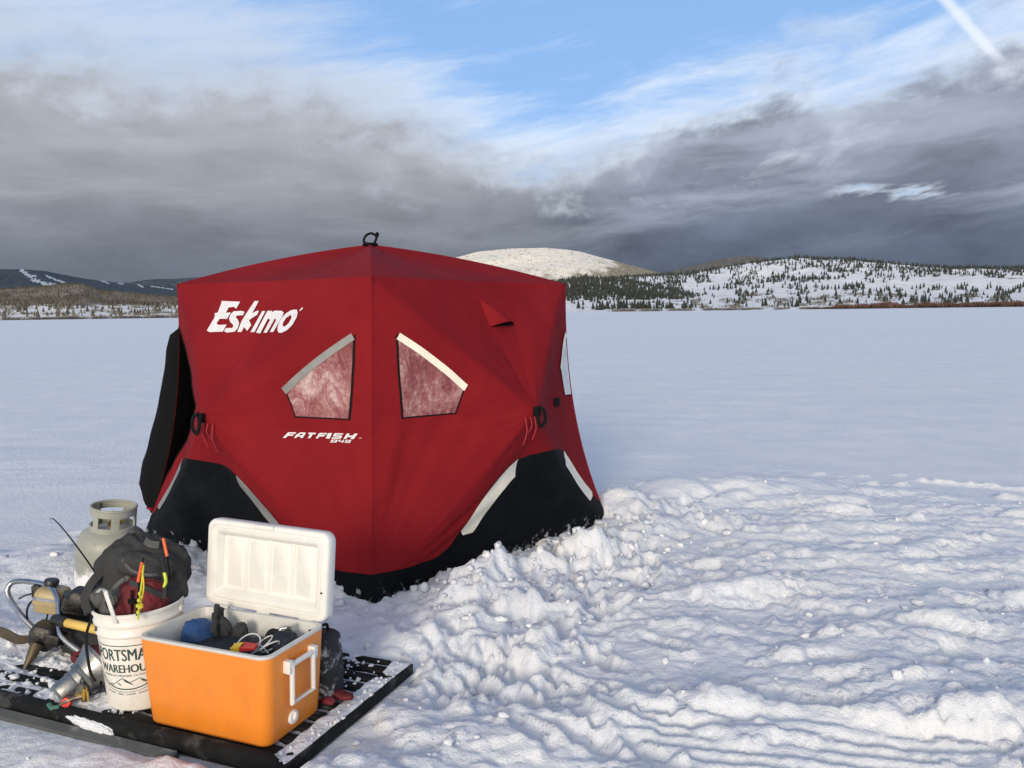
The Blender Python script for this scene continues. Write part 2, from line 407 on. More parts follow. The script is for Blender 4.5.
# boot prints trodden along the tent and round to the rack
r_ = np.random.default_rng(19)
walk = [(1.5, 6.3), (1.0, 5.4), (.55, 4.75), (.15, 4.25), (-.1, 3.9), (-.05, 3.4), (.15, 3.0)]
for q in range(150):
    i = r_.integers(0, len(walk) - 1); t = r_.random(); cx = walk[i][0] * (1 - t) + walk[i + 1][0] * t + r_.normal(0, .26); cy = walk[i][1] * (1 - t) + walk[i + 1][1] * t + r_.normal(0, .22)
    if in_tent(np.array([cx]), np.array([cy]), .25)[0]: continue
    th = math.atan2(walk[i + 1][1] - walk[i][1], walk[i + 1][0] - walk[i][0]) + r_.normal(0, .4)
    i0, i1 = np.searchsorted(gx, (cx - .25, cx + .25)); j0, j1 = np.searchsorted(gy, (cy - .25, cy + .25))
    dx, dy = X[j0:j1, i0:i1] - cx, Y[j0:j1, i0:i1] - cy; a_ = dx * math.cos(th) + dy * math.sin(th); b_ = -dx * math.sin(th) + dy * math.cos(th)
    q_ = np.sqrt((a_ / .145) ** 2 + (b_ / (.052 + .012 * np.sin(a_ * 22))) ** 2) + .10 * perlin(X[j0:j1, i0:i1] * 22, Y[j0:j1, i0:i1] * 22, 95)
    H[j0:j1, i0:i1] += -.026 * (1 - smooth(q_, .70, 1.12)) + .008 * np.exp(-((q_ - 1.25) / .22) ** 2)
H += rough * .006 * fbm(X * 17, Y * 19, 85, 3)
# keep the snow below the rack and out of the tent floor
ra = (X - RK0[0]) * RKA[0] + (Y - RK0[1]) * RKA[1]; rb = (X - RK0[0]) * RKB[0] + (Y - RK0[1]) * RKB[1]
inr = smooth(ra, -.10, .02) * (1 - smooth(ra, RKL - .02, RKL + .12)) * smooth(rb, -.10, .015) * (1 - smooth(rb, RKW - .01, RKW + .08))
H = H * (1 - inr) + np.minimum(H, -.01) * inr
H[in_tent(X, Y, -.03)] = -.02
def snow_h(x, y):
    j = min(np.searchsorted(gy, y), len(gy) - 1); i = min(np.searchsorted(gx, x), len(gx) - 1)
    return float(H[j, i])

def snow_material(name, pink=False):
    m = bpy.data.materials.new(name); m.use_nodes = True
    g = NG(m.node_tree); b = g.n['Principled BSDF']
    oc = g.new('ShaderNodeTexCoord').outputs['Object']
    n = g.noise(oc, 1.7, 5, .6)
    c = g.mix(g.sstep(n, .35, .65), (.79, .835, .92), (.865, .89, .945))
    mpw = g.new('ShaderNodeMapping'); g.l.new(oc, mpw.inputs[0]); mpw.inputs['Scale'].default_value = (.10, .42, 1)
    wn = g.noise(mpw.outputs[0], 1.0, 6, .62)
    c = g.mix(g.m('MULTIPLY', g.sstep(wn, .45, .68), .45), c, (.74, .795, .90))
    if pink:      # diluted red stain soaked into the snow in front of the rack
        mp = g.new('ShaderNodeMapping'); g.l.new(oc, mp.inputs[0]); mp.inputs['Location'].default_value = (1.02, -2.50, 0)
        ln = g.new('ShaderNodeVectorMath', operation='LENGTH'); g.l.new(mp.outputs[0], ln.inputs[0])
        pn = g.noise(oc, 7.0, 5, .6)
        f = g.m('MULTIPLY', g.sstep(ln.outputs['Value'], .52, .05), g.sstep(pn, .38, .66))
        c = g.mix(g.m('MULTIPLY', f, .55), c, (.86, .62, .60))
        # greyer, wetter snow on the trodden path
        pth = g.new('ShaderNodeAttribute', attribute_name='trodden').outputs['Fac']
        pn2 = g.noise(oc, 5.0, 6, .65)
        c = g.mix(g.m('MULTIPLY', g.m('MULTIPLY', pth, .55), g.sstep(pn2, .42, .66)), c, (.56, .60, .69))
    g.l.new(c, b.inputs['Base Color']); b.inputs['Roughness'].default_value = .62; b.inputs['Specular IOR Level'].default_value = .25
    b1 = g.noise(oc, 26, 7, .68); b2 = g.noise(oc, 130, 4, .65)
    hh = g.m('ADD', g.m('MULTIPLY', b1, .020), g.m('MULTIPLY', b2, .0035))
    bp = g.new('ShaderNodeBump'); bp.inputs['Strength'].default_value = .8; bp.inputs['Distance'].default_value = 1.0
    g.l.new(hh, bp.inputs['Height']); g.l.new(bp.outputs[0], b.inputs['Normal'])
    return m
M_SNOW = snow_material('lake_snow', True); M_SNOWBIT = snow_material('loose_snow')
me = npmesh('snow_field', np.stack([X, Y, H], -1), quads=grid_quads(len(gy), len(gx)))
attr(me, 'trodden', path * rough)
tag(link('snow_field', me, M_SNOW), 'trodden and wind packed snow covering the frozen lake', None, None, 'structure')

# loose crumbs of snow lying on the surface
def crumbs(name, pts, label=None, parent=None, seed=5):
    bm = bmesh.new(); bmesh.ops.create_icosphere(bm, subdivisions=2, radius=1.0)
    bv = np.array([v.co[:] for v in bm.verts]); bf = np.array([[v.index for v in f.verts] for f in bm.faces]); bm.free()
    r_ = np.random.default_rng(seed); vs = []; fs = []
    for i, (x, y, z, r) in enumerate(pts):
        s = r_.uniform(.6, 1.25, 3) * r; s[2] *= .85; th = r_.uniform(0, 6.28)
        p = bv * (1 + .62 * perlin(bv[:, 0] * 1.7 + i * 3.1, bv[:, 1] * 1.3 + bv[:, 2] * 1.7, 7)[:, None]) * s
        c, q = math.cos(th), math.sin(th)
        p = np.stack([p[:, 0] * c - p[:, 1] * q + x, p[:, 0] * q + p[:, 1] * c + y, p[:, 2] + z], -1)
        vs.append(p); fs.append(bf + len(bv) * i)
    return link(name, npmesh(name, np.concatenate(vs), tris=np.concatenate(fs)), M_SNOWBIT, parent)
pts = []
while len(pts) < 750:
    if rng.random() < .55:
        a, b = (BN, BR) if rng.random() < .7 else (BL, BN)
        t = rng.random(); n = np.array([(b - a)[1], -(b - a)[0]]); n /= np.linalg.norm(n)
        x, y = (a + (b - a) * t)[:2] + n * abs(rng.normal(.1, .42))
    else:
        y = 2.3 * (8.6 / 2.3) ** rng.random(); x = rng.uniform(-.75, .75) * y
    if in_tent(np.array([x]), np.array([y]))[0]: continue
    j = np.searchsorted(gy, y); i = np.searchsorted(gx, x)
    if rough[j, i] < .5 and rng.random() > .12: continue
    if inr[j, i] > .02 or (band[j, i] > .5 and rng.random() > .1): continue
    r = .006 * (5.5) ** (rng.random() ** 2.2)
    pts.append((x, y, H[j, i] + r * .35, r))
tag(crumbs('snow_crumbs', pts), 'loose crumbs of snow scattered over the trodden snow', 'snow', None, 'stuff')

# ================================================================== hills round the lake
def hill(name, label, az0, az1, r0, rp, r1, prof, daz, nr, mat, seed, namp=.06, power=1.0, nscale=300.0, shore=1.2):
    """terrain sheet: the ridge at distance rp has the height profile prof (bearing deg, elevation deg)"""
    az = np.arange(az0, az1 + daz, daz); r = np.concatenate([np.linspace(r0, rp, nr), np.linspace(rp, r1, nr // 3)[1:]])
    AZ, RR = np.meshgrid(az, r)
    el = np.interp(AZ, [p[0] for p in prof], [p[1] for p in prof])
    t = np.clip((RR - r0) / (rp - r0), 0, 1)
    hp = np.maximum(np.tan(np.radians(el)) * rp + 1.55, 0)
    rise = t ** power * (.35 + .65 * smooth(t, -.2, 1.0)) ; fall = 1 - .8 * smooth(RR, rp * 1.02, r1)
    x, y = RR * np.sin(np.radians(AZ)), RR * np.cos(np.radians(AZ))
    n = fbm(x / nscale, y / nscale, seed, 5, .5)
    h = hp * rise * fall * (1 + namp * 3 * n * np.minimum(t * 2, 1) * (1 - .75 * smooth(t, .75, 1))) + shore * smooth(RR, r0, r0 + 25) - .8
    h = h * smooth(AZ, az0, az0 + 2.5) * (1 - smooth(AZ, az1 - 2.5, az1)) - 1.0 * (1 - smooth(AZ, az0, az0 + 2.5)) - 1.0 * smooth(AZ, az1 - 2.5, az1)
    me = npmesh(name, np.stack([x, y, h], -1), quads=grid_quads(len(r), len(az)))
    o = link(name, me, mat); tag(o, label, None, None, 'structure')
    def at(a, rr):
        i = min(max(int(round((a - az0) / daz)), 0), len(az) - 1); j = int(np.argmin(np.abs(r - rr))); return float(h[j, i])
    return o, me, AZ, RR, h, at

def hill_mat(name, ground, wood, lo, hi, scale, stretch=(1, 1, 1), speck=0.0, speck_scale=.05, use_attr=True, snow2=None):
    m = bpy.data.materials.new(name); m.use_nodes = True
    g = NG(m.node_tree); b = g.n['Principled BSDF']; b.inputs['Roughness'].default_value = .8; b.inputs['Specular IOR Level'].default_value = .1
    oc = g.new('ShaderNodeTexCoord').outputs['Object']
    mp = g.new('ShaderNodeMapping'); g.l.new(oc, mp.inputs[0]); mp.inputs['Scale'].default_value = stretch
    n = g.noise(mp.outputs[0], scale, 8, .62)
    f = n
    if use_attr:
        a = g.new('ShaderNodeAttribute', attribute_name='wood').outputs['Fac']
        f = g.m('ADD', f, g.m('SUBTRACT', a, .5))
    f = g.sstep(f, lo, hi)
    if speck:
        sn = g.noise(mp.outputs[0], speck_scale, 3, .7)
        f = g.m('MAXIMUM', f, g.m('MULTIPLY', g.sstep(sn, .56, .64), speck))
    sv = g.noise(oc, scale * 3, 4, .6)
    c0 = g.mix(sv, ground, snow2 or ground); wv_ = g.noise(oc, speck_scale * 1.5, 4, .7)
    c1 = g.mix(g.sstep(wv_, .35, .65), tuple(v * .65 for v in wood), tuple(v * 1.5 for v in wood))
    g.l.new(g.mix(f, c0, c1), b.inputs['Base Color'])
    return m

# far dark mountain on the left with cleared ski runs
profA = [(-40, 2.7), (-34, 2.9), (-31.4, 2.84), (-30.3, 2.85), (-29.1, 2.75), (-28.1, 2.55), (-27, 2.33), (-25.2, 2.1), (-24.1, 2.0), (-23, 1.9), (-21, 1.7), (-17, 1.3), (-12, .9)]
MA = hill_mat('far_forest', (.50, .55, .62), (.055, .070, .085), -.5, -.2, .002, speck=0, speck_scale=.02)
oA, meA, AZ, RR, hA, _ = hill('far_mountain', 'dark wooded mountain with pale ski runs far off on the left', -42, -10, 5200, 9000, 12000, profA, .035, 150, MA, 101, .03, 1.0, 1500)
w = np.ones_like(AZ)
EL = np.degrees(np.arctan2(hA - 1.55, RR))
def run(pts, wd_):
    for (a0, e0), (a1, e1) in zip(pts[:-1], pts[1:]):
        L2 = (a1 - a0) ** 2 + (e1 - e0) ** 2; t = np.clip(((AZ - a0) * (a1 - a0) + (EL - e0) * (e1 - e0)) / L2, 0, 1)
        d = np.hypot(AZ - a0 - t * (a1 - a0), (EL - e0 - t * (e1 - e0)))
        w[d < wd_ * (1 + .9 * fbm(AZ * 6, EL * 9, 3, 3))[...]] = -.6
run([(-30.3, 2.78), (-30.0, 2.5), (-29.75, 2.25), (-29.2, 2.02), (-28.7, 1.92)], .11); run([(-29.9, 2.4), (-29.6, 2.45)], .05)
run([(-29.0, 2.45), (-28.5, 2.2), (-28.1, 2.08)], .065); run([(-26.3, 2.3), (-25.7, 2.0)], .05)
run([(-24.8, 2.1), (-24.2, 2.05), (-23.8, 1.8)], .06); run([(-23.3, 1.85), (-22.0, 1.65)], .035); run([(-25.2, 2.02), (-24.9, 2.0)], .03)
w[AZ < -30.9] = np.maximum(w[AZ < -30.9], .5)
attr(meA, 'wood', w)
profA2 = [(-30, 1.6), (-26, 1.9), (-24, 2.2), (-23, 2.33), (-21.8, 2.33), (-19, 2.5), (-15, 2.4), (-10, 2.2), (-4, 1.8)]
oA2, meA2, AZ, RR, _, _ = hill('farther_ridge', 'blue grey wooded ridge behind the far mountain', -31, -3, 10500, 13500, 15500, profA2, .06, 60,
                               hill_mat('farther_forest', (.3, .33, .38), (.070, .085, .105), -.5, -.2, .001, speck_scale=.01), 131, .02, 1.0, 2500)
attr(meA2, 'wood', np.ones_like(AZ))
# sunlit snow dome in the centre
profD = [(-22, .9), (-14, 1.7), (-8.9, 2.55), (-6.2, 3.13), (-3.8, 3.68), (-2.1, 4.06), (0, 4.26), (2.4, 4.28), (4.8, 3.94), (6.8, 3.37), (8.8, 2.79), (9.8, 2.52), (12.8, 1.9), (18, 1.2), (24, .5)]
MD = hill_mat('sun_tinted_dome_snow', (.93, .87, .76), (.30, .26, .19), .54, .78, .0042, (1.6, .8, .8), .75, .030, snow2=(.95, .90, .80))  # warm sunlight on the dome is painted into its snow as cream
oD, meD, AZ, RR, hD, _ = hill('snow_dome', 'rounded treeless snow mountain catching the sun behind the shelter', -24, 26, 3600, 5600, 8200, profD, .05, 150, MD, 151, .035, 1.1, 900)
EL = np.degrees(np.arctan2(hD - 1.55, RR))
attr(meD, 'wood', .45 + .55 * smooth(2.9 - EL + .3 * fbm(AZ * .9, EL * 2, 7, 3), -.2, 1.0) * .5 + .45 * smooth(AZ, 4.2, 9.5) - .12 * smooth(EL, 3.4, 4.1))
# small sunlit wooded hill looking over the right hand ridge
profG = [(6, 1.4), (9.5, 2.1), (11.5, 2.68), (12.8, 2.95), (14.4, 3.3), (16, 3.36), (17.2, 3.2), (19.1, 2.8), (23, 2.2), (28, 1.5)]
oG, meG, AZ, RR, _, _ = hill('brown_hill', 'small brown wooded hill looking over the right hand ridge', 4, 30, 2100, 3000, 3900, profG, .08, 60,
                             hill_mat('brown_wood', (.6, .6, .58), (.15, .14, .125), -.2, .1, .01, speck_scale=.05), 171, .03, 1.0, 600)
attr(meG, 'wood', np.ones_like(AZ))
# left shore and the wooded hill above it
profB = [(-44, 1.6), (-36, 1.6), (-31.5, 1.62), (-29.7, 1.66), (-28.1, 1.88), (-27.1, 1.85), (-26.1, 1.5), (-24.1, 1.30), (-21.8, 1.12), (-16.8, .9), (-10, .75), (-2, .5), (4, .2)]
MB_ = hill_mat('shore_scrub', (.84, .84, .83), (.20, .17, .13), .42, .60, .012, (1, 1, 1), .6, .06, snow2=(.88, .87, .85))
oB, meB, AZ, RR, hB, atB = hill('left_hill', 'brown wooded hill with open snow patches on the left shore', -48, 4, 560, 1900, 2900, profB, .05, 150, MB_, 191, .07, .9, 260)
ELB = np.degrees(np.arctan2(hB - 1.55, RR))
woodB = .30 + .62 * smooth(ELB + .10 * fbm(AZ * .8, ELB * 3, 5, 3), .55, .95) + .15 * smooth(-AZ, 27, 31) * smooth(ELB, .25, .5)
attr(meB, 'wood', woodB)
# right: a wooded knoll at the shore, then the long snowy hill
profE = [(-16, .3), (-9, .7), (-4, .95), (.6, 1.35), (3.4, 1.85), (5.1, 2.08), (6.8, 2.0), (8.5, 1.75), (10.5, 1.30), (12.5, .75), (15, .3), (18, .1)]
ME = hill_mat('knoll_snow', (.84, .86, .90), (.16, .16, .17), .52, .72, .03, (1, 1, 1), .5, .12)
oE, meE, AZ, RR, hE, atE = hill('wooded_knoll', 'snowy knoll under dark conifers beside the red shelter', -18, 20, 640, 960, 1300, profE, .06, 90, ME, 211, .05, .9, 160)
attr(meE, 'wood', np.full_like(AZ, .5))
profF = [(0, .9), (5, 1.8), (8, 2.1), (11.5, 2.28), (14, 2.62), (16.6, 2.98), (19, 3.08), (22, 2.85), (24, 2.6), (26.1, 2.36), (29, 2.22), (31.6, 2.12), (36, 2.1), (46, 1.8)]
MF = hill_mat('hill_snow', (.82, .845, .90), (.20, .20, .21), .56, .74, .022, (1, 1, 1), .45, .10, snow2=(.87, .88, .91))
oF, meF, AZ, RR, hF, atF = hill('snowy_hill', 'long snow covered hill dotted with conifers on the right', -2, 48, 600, 1450, 2200, profF, .05, 150, MF, 231, .06, 1.15, 240)
ELF = np.degrees(np.arctan2(hF - 1.55, RR))
attr(meF, 'wood', .46 + .12 * fbm(AZ * .6, ELF * 2.5, 8, 3))

# ------------------------------------------------------------------ conifers
M_NEEDLE = pmat('conifer_needles', (.040, .050, .042), .8, var=.45, vscale=.5, dirt=(.55, .58, .62), dirt_amt=.28, dirt_scale=.9)
M_BARK = pmat('conifer_bark', (.10, .085, .07), .9)
M_BROWNWOOD = pmat('sunlit_conifers', (.105, .090, .062), .8, var=.45, vscale=.01, dirt=(.5, .48, .42), dirt_amt=.35, dirt_scale=.02)
M_WILLOW = pmat('willow_twigs', (.105, .060, .046), .85, var=.4, vscale=.15)
M_GREYBRUSH = pmat('bare_brush', (.16, .15, .145), .85, var=.4, vscale=.1)
def conifer_arrays(seed, tiers=6, n=9, lean=.0):
    """jagged drooping whorls of branches round a tapering stem, 1 m tall"""
    r_ = random.Random(seed); vs = []; fs = []
    wide = r_.uniform(.16, .23)
    for k in range(tiers):
        z0 = .10 + .80 * k / tiers; rad = wide * (1 - k / tiers) ** .8 + .02
        ztop = min(z0 + .85 / tiers * 1.9, 1.0)
        b = len(vs); vs.append((r_.uniform(-.01, .01), r_.uniform(-.01, .01), ztop))
        off = r_.uniform(0, 6)
        for i in range(n * 2):
            a = off + math.pi * i / n; q = rad * (r_.uniform(.75, 1.25) if i % 2 == 0 else r_.uniform(.30, .55))
            vs.append((q * math.cos(a), q * math.sin(a), z0 - (.03 if i % 2 == 0 else -.02) + r_.uniform(-.02, .02)))
        for i in range(n * 2): fs.append((b, b + 1 + i, b + 1 + (i + 1) % (n * 2)))
    return np.array(vs), np.array(fs)
def trunk_arrays():
    vs = [(.022 * math.cos(a), .022 * math.sin(a), z) for z in (-.05, .55) for a in (0, 1.26, 2.51, 3.77, 5.03)]
    fs = []
    for i in range(5):
        j = (i + 1) % 5; fs += [(i, j, 5 + j), (i, 5 + j, 5 + i)]
    return np.array(vs), np.array(fs)
VARS = [conifer_arrays(s, t, n) for s, t, n in ((1, 6, 8), (2, 7, 8), (3, 5, 7), (4, 7, 9), (5, 6, 7))]
CROWN_ME = [npmesh('crown', v, tris=f, smooth_=False) for v, f in VARS]
TRV, TRF = trunk_arrays(); TRUNK_ME = npmesh('trunk', TRV, tris=TRF)
for q in CROWN_ME: q.materials.append(M_NEEDLE)
TRUNK_ME.materials.append(M_BARK)
def merge_trees(name, items, mat, label, simple=False):
    vs = []; fs = []; nb_ = 0
    for i, (x, y, z, s, wdt) in enumerate(items):
        v, f = VARS[i % 5]
        if simple:
            n = 5; a = np.arange(n) * 1.2566 + i
            v = np.concatenate([[[0, 0, 1]], np.stack([.22 * np.cos(a), .22 * np.sin(a), .05 + 0 * a], -1)])
            f = np.array([(0, 1 + k, 1 + (k + 1) % n) for k in range(n)])
        else:
            v = np.concatenate([v, TRV]); f = np.concatenate([f, TRF + len(VARS[i % 5][0])])
        th = i * 2.4; c, q = math.cos(th), math.sin(th)
        p = np.stack([(v[:, 0] * c - v[:, 1] * q) * s * wdt + x, (v[:, 0] * q + v[:, 1] * c) * s * wdt + y, v[:, 2] * s + z - .3], -1)
        vs.append(p); fs.append(f + nb_); nb_ += len(p)
    o = link(name, npmesh(name, np.concatenate(vs), tris=np.concatenate(fs), smooth_=False), mat)
    tag(o, label, 'trees', None, 'stuff'); return o
rt = np.random.default_rng(77)
def scatter(n, az, r, at, dens, hh):
    res = []; tries = 0
    while len(res) < n and tries < n * 60:
        tries += 1
        a = rt.uniform(*az); rr = math.sqrt(rt.uniform(r[0] ** 2, r[1] ** 2)); z = at(a, rr)
        e = math.degrees(math.atan2(z - 1.55, rr))
        if rt.random() > dens(a, e, rr): continue
        res.append((rr * math.sin(R(a)), rr * math.cos(R(a)), z, rt.uniform(*hh) * (1 if rt.random() > .15 else .6), rt.uniform(.9, 1.35)))
    return res
def p1_(a, b, s): return float(fbm(np.array([a]), np.array([b]), s, 3)[0])
knoll = scatter(3200, (-5, 13.5), (655, 1000), atE, lambda a, e, r: (.98 if a < 9.5 else .55) * (1.0 if e > .62 or (6 < a < 12.3 and r < 690) else .08), (3.8, 7.5))
def densF(a, e, r):
    d = 0.0
    ridge = np.interp(a, [p[0] for p in profF], [p[1] for p in profF])
    if e > ridge - .38: d = .8 * (1 if p1_(a * 1.3, 2, 5) > -.25 else .25)
    if a < 23:
        top = 1.15 + .3 * p1_(a * .5, 1, 6)
        if e > top: q = p1_(a * .60, e * 2.4, 12); d = max(d, .95 * (q > .10) + .35 * (q > -.10) + .02)
    else:
        if e > ridge - .55 - .25 * p1_(a * .4, 0, 9): d = max(d, .75)
        elif e > 1.55 - (28 - a) * .03 and a < 25.5: d = max(d, .35)
    if e < 1.15: d = max(d, .05 + .40 * (p1_(a * .8, e * 3, 15) > .15) * (a > 15))
    return d
snowy = scatter(3800, (7, 36), (640, 1500), atF, densF, (3.2, 7.4))
allt = sorted(knoll + snowy, key=lambda t: math.hypot(t[0], t[1]))
def in_view(t): return abs(math.degrees(math.atan2(t[0], t[1])) - 17.5) < 14.6
vis = [t for t in allt if in_view(t)]
def key(t): return -t[3] / math.hypot(t[0], t[1])
big = sorted(vis, key=key)[:300]; bigset = set(big)
merge_trees('conifer_wood', [t for t in allt if t not in bigset], M_NEEDLE, 'dark conifers massed over the knoll and the right hand hill')
proto = None
for i, (x, y, z, s, wdt) in enumerate(big):
    if proto is None:
        proto = bpy.data.objects.new('conifer_tree', None); COL.objects.link(proto)
        crown = link('crown', CROWN_ME[0]); crown.parent = proto
        tru = link('trunk', TRUNK_ME); tru.parent = proto
        tag(proto, 'dark snow dusted conifer on the snowy right hand shore', 'tree', 'conifers on the right hand shore'); o = proto
    else:
        o = proto.copy(); COL.objects.link(o)
        c = crown.copy(); c.data = CROWN_ME[i % 5]; c.parent = o; COL.objects.link(c)
        c = tru.copy(); c.parent = o; COL.objects.link(c)
    o.location = (x, y, z - .3); o.rotation_euler = (0, 0, i * 2.4); o.scale = (s * wdt, s * wdt, s)
# brown sunlit wood and snowy clearings of the left hill
def densB(a, e, r):
    if e > .62 + .12 * p1_(a * .5, 3, 4): return .9
    return .03 + .60 * (p1_(a * .9, e * 5, 31) > .15)
leftw = scatter(6500, (-37, -12), (575, 1950), atB, densB, (2.6, 6.2))
merge_trees('hillside_wood', leftw, M_BROWNWOOD, 'brown sunlit wood covering the hill on the left shore', True)
# brush along the shores: clumps of thin upright twigs
def brush(name, items, mat, label):
    vs = []; fs = []; r_ = np.random.default_rng(3); n = 0
    for (x, y, z, w_, h_) in items:
        for k in range(16):
            bx, by = x + r_.normal(0, w_), y + r_.normal(0, w_); hh = h_ * r_.uniform(.5, 1.1); a = r_.uniform(0, 3.14)
            lx, ly = r_.normal(0, .25, 2) * hh; t = .10 * h_
            ca, sa = math.cos(a) * t, math.sin(a) * t
            vs += [(bx - ca, by - sa, z - .3), (bx + ca, by + sa, z - .3), (bx - sa, by + ca, z - .3), (bx + lx * .5 + ca * 1.4, by + ly * .5, z + hh * .6), (bx + lx, by + ly, z + hh)]
            fs += [(n, n + 1, n + 3), (n + 1, n + 2, n + 3), (n + 2, n, n + 3), (n, n + 3, n + 4), (n + 1, n + 3, n + 4), (n + 2, n + 3, n + 4)]; n += 5
    o = link(name, npmesh(name, np.array(vs), tris=np.array(fs), smooth_=False), mat); tag(o, label, 'brush', None, 'stuff')
it = []
for a in np.arange(20.0, 34, .035):
    if p1_(a * 1.5, 0, 3) > -.55: rr = 612 + 6 * p1_(a, 4, 5); it.append((rr * math.sin(R(a)), rr * math.cos(R(a)), .5, 1.6, (3.0 + 1.4 * p1_(a * .8, 2, 8)) * min(1, .35 + .2 * max(a - 20, 0))))
brush('willow_brush', it, M_WILLOW, 'reddish brown willow brush lining the right hand shore')
it = []
for a in np.arange(7, 24, .05):
    if p1_(a * 1.2, 7, 3) > .0: rr = 616 + 5 * p1_(a, 4, 5); it.append((rr * math.sin(R(a)), rr * math.cos(R(a)), .4, 1.6, 1.6 + 1.2 * max(p1_(a * 2, 5, 2), 0)))
for _ in range(480):
    a = rt.uniform(12, 31); rr = rt.uniform(640, 900)
    if p1_(a * .7, rr * .012, 44) > .1: it.append((rr * math.sin(R(a)), rr * math.cos(R(a)), atF(a, rr), 2.2, 2.4))
brush('shore_brush', it, M_GREYBRUSH, 'low grey brush scattered along the snowy right hand shore')
it = []
for a in np.arange(-38, -14, .045):
    if p1_(a * 1.1, 7, 13) > -.15: rr = 566 + 5 * p1_(a, 4, 5); it.append((rr * math.sin(R(a)), rr * math.cos(R(a)), .4, 1.7, 1.5 + 1.2 * max(p1_(a * 2, 5, 2), 0)))
for _ in range(420):
    a = rt.uniform(-36, -14); rr = rt.uniform(575, 1100)
    if p1_(a * .7, rr * .012, 46) > .0: it.append((rr * math.sin(R(a)), rr * math.cos(R(a)), atB(a, rr), 2.4, 2.2))
brush('lakeside_brush', it, M_GREYBRUSH, 'low grey brush along the left hand shore')
LOGO = [[[(0.2887,0.934),(0.3904,0.9301),(0.3867,0.9055),(0.3683,0.9127),(0.3413,0.9103),(0.3403,0.8917),(0.3653,0.8934),(0.3623,0.8706),(0.3251,0.8715),(0.3221,0.8547),(0.3365,0.8495),(0.3743,0.8514),(0.3736,0.8271),(0.3125,0.8248),(0.2942,0.8308),(0.295,0.8768),(0.2844,0.8911),(0.2986,0.8928),(0.2935,0.9241)]],[[(0.379,0.8968),(0.4201,0.8983),(0.4407,0.8947),(0.4394,0.8835),(0.4067,0.8818),(0.4042,0.8766),(0.4232,0.8671),(0.4366,0.8559),(0.4405,0.8397),(0.432,0.8268),(0.3944,0.8238),(0.3777,0.8289),(0.3802,0.8393),(0.4105,0.8395),(0.4138,0.8455),(0.406,0.8515),(0.3857,0.861),(0.3727,0.8714),(0.3691,0.8872)]],[[(0.4668,0.9313),(0.4898,0.931),(0.4834,0.8899),(0.5025,0.8978),(0.5131,0.8978),(0.5132,0.8849),(0.4813,0.8663),(0.5046,0.8494),(0.4956,0.8301),(0.4709,0.8432),(0.4682,0.8263),(0.4468,0.8266),(0.4451,0.8638)]],[[(0.531,0.8969),(0.5482,0.8968),(0.5387,0.8269),(0.5165,0.8262)]],[[(0.5588,0.8975),(0.5811,0.8974),(0.5805,0.8926),(0.5954,0.8978),(0.6287,0.8971),(0.6449,0.8911),(0.6465,0.8817),(0.6404,0.8283),(0.6212,0.8277),(0.6237,0.8676),(0.6165,0.8704),(0.6117,0.8704),(0.6051,0.8252),(0.5842,0.825),(0.5903,0.8676),(0.582,0.8711),(0.5771,0.8704),(0.5689,0.8225),(0.5472,0.8251)]],[[(0.703,0.9002),(0.7154,0.8896),(0.7219,0.8745),(0.7194,0.8515),(0.7067,0.8353),(0.6858,0.8259),(0.67,0.8262),(0.6591,0.8326),(0.6502,0.8442),(0.646,0.8582),(0.6477,0.8746),(0.6576,0.8887),(0.6719,0.8969),(0.6867,0.9007)],[(0.6845,0.8827),(0.6922,0.8804),(0.6969,0.8723),(0.6955,0.856),(0.6866,0.8467),(0.6781,0.8455),(0.6696,0.8513),(0.6667,0.8594),(0.6703,0.8734)]],[[(0.7171,0.8978),(0.7251,0.9082),(0.731,0.9058),(0.7303,0.9012),(0.722,0.8959)]]]
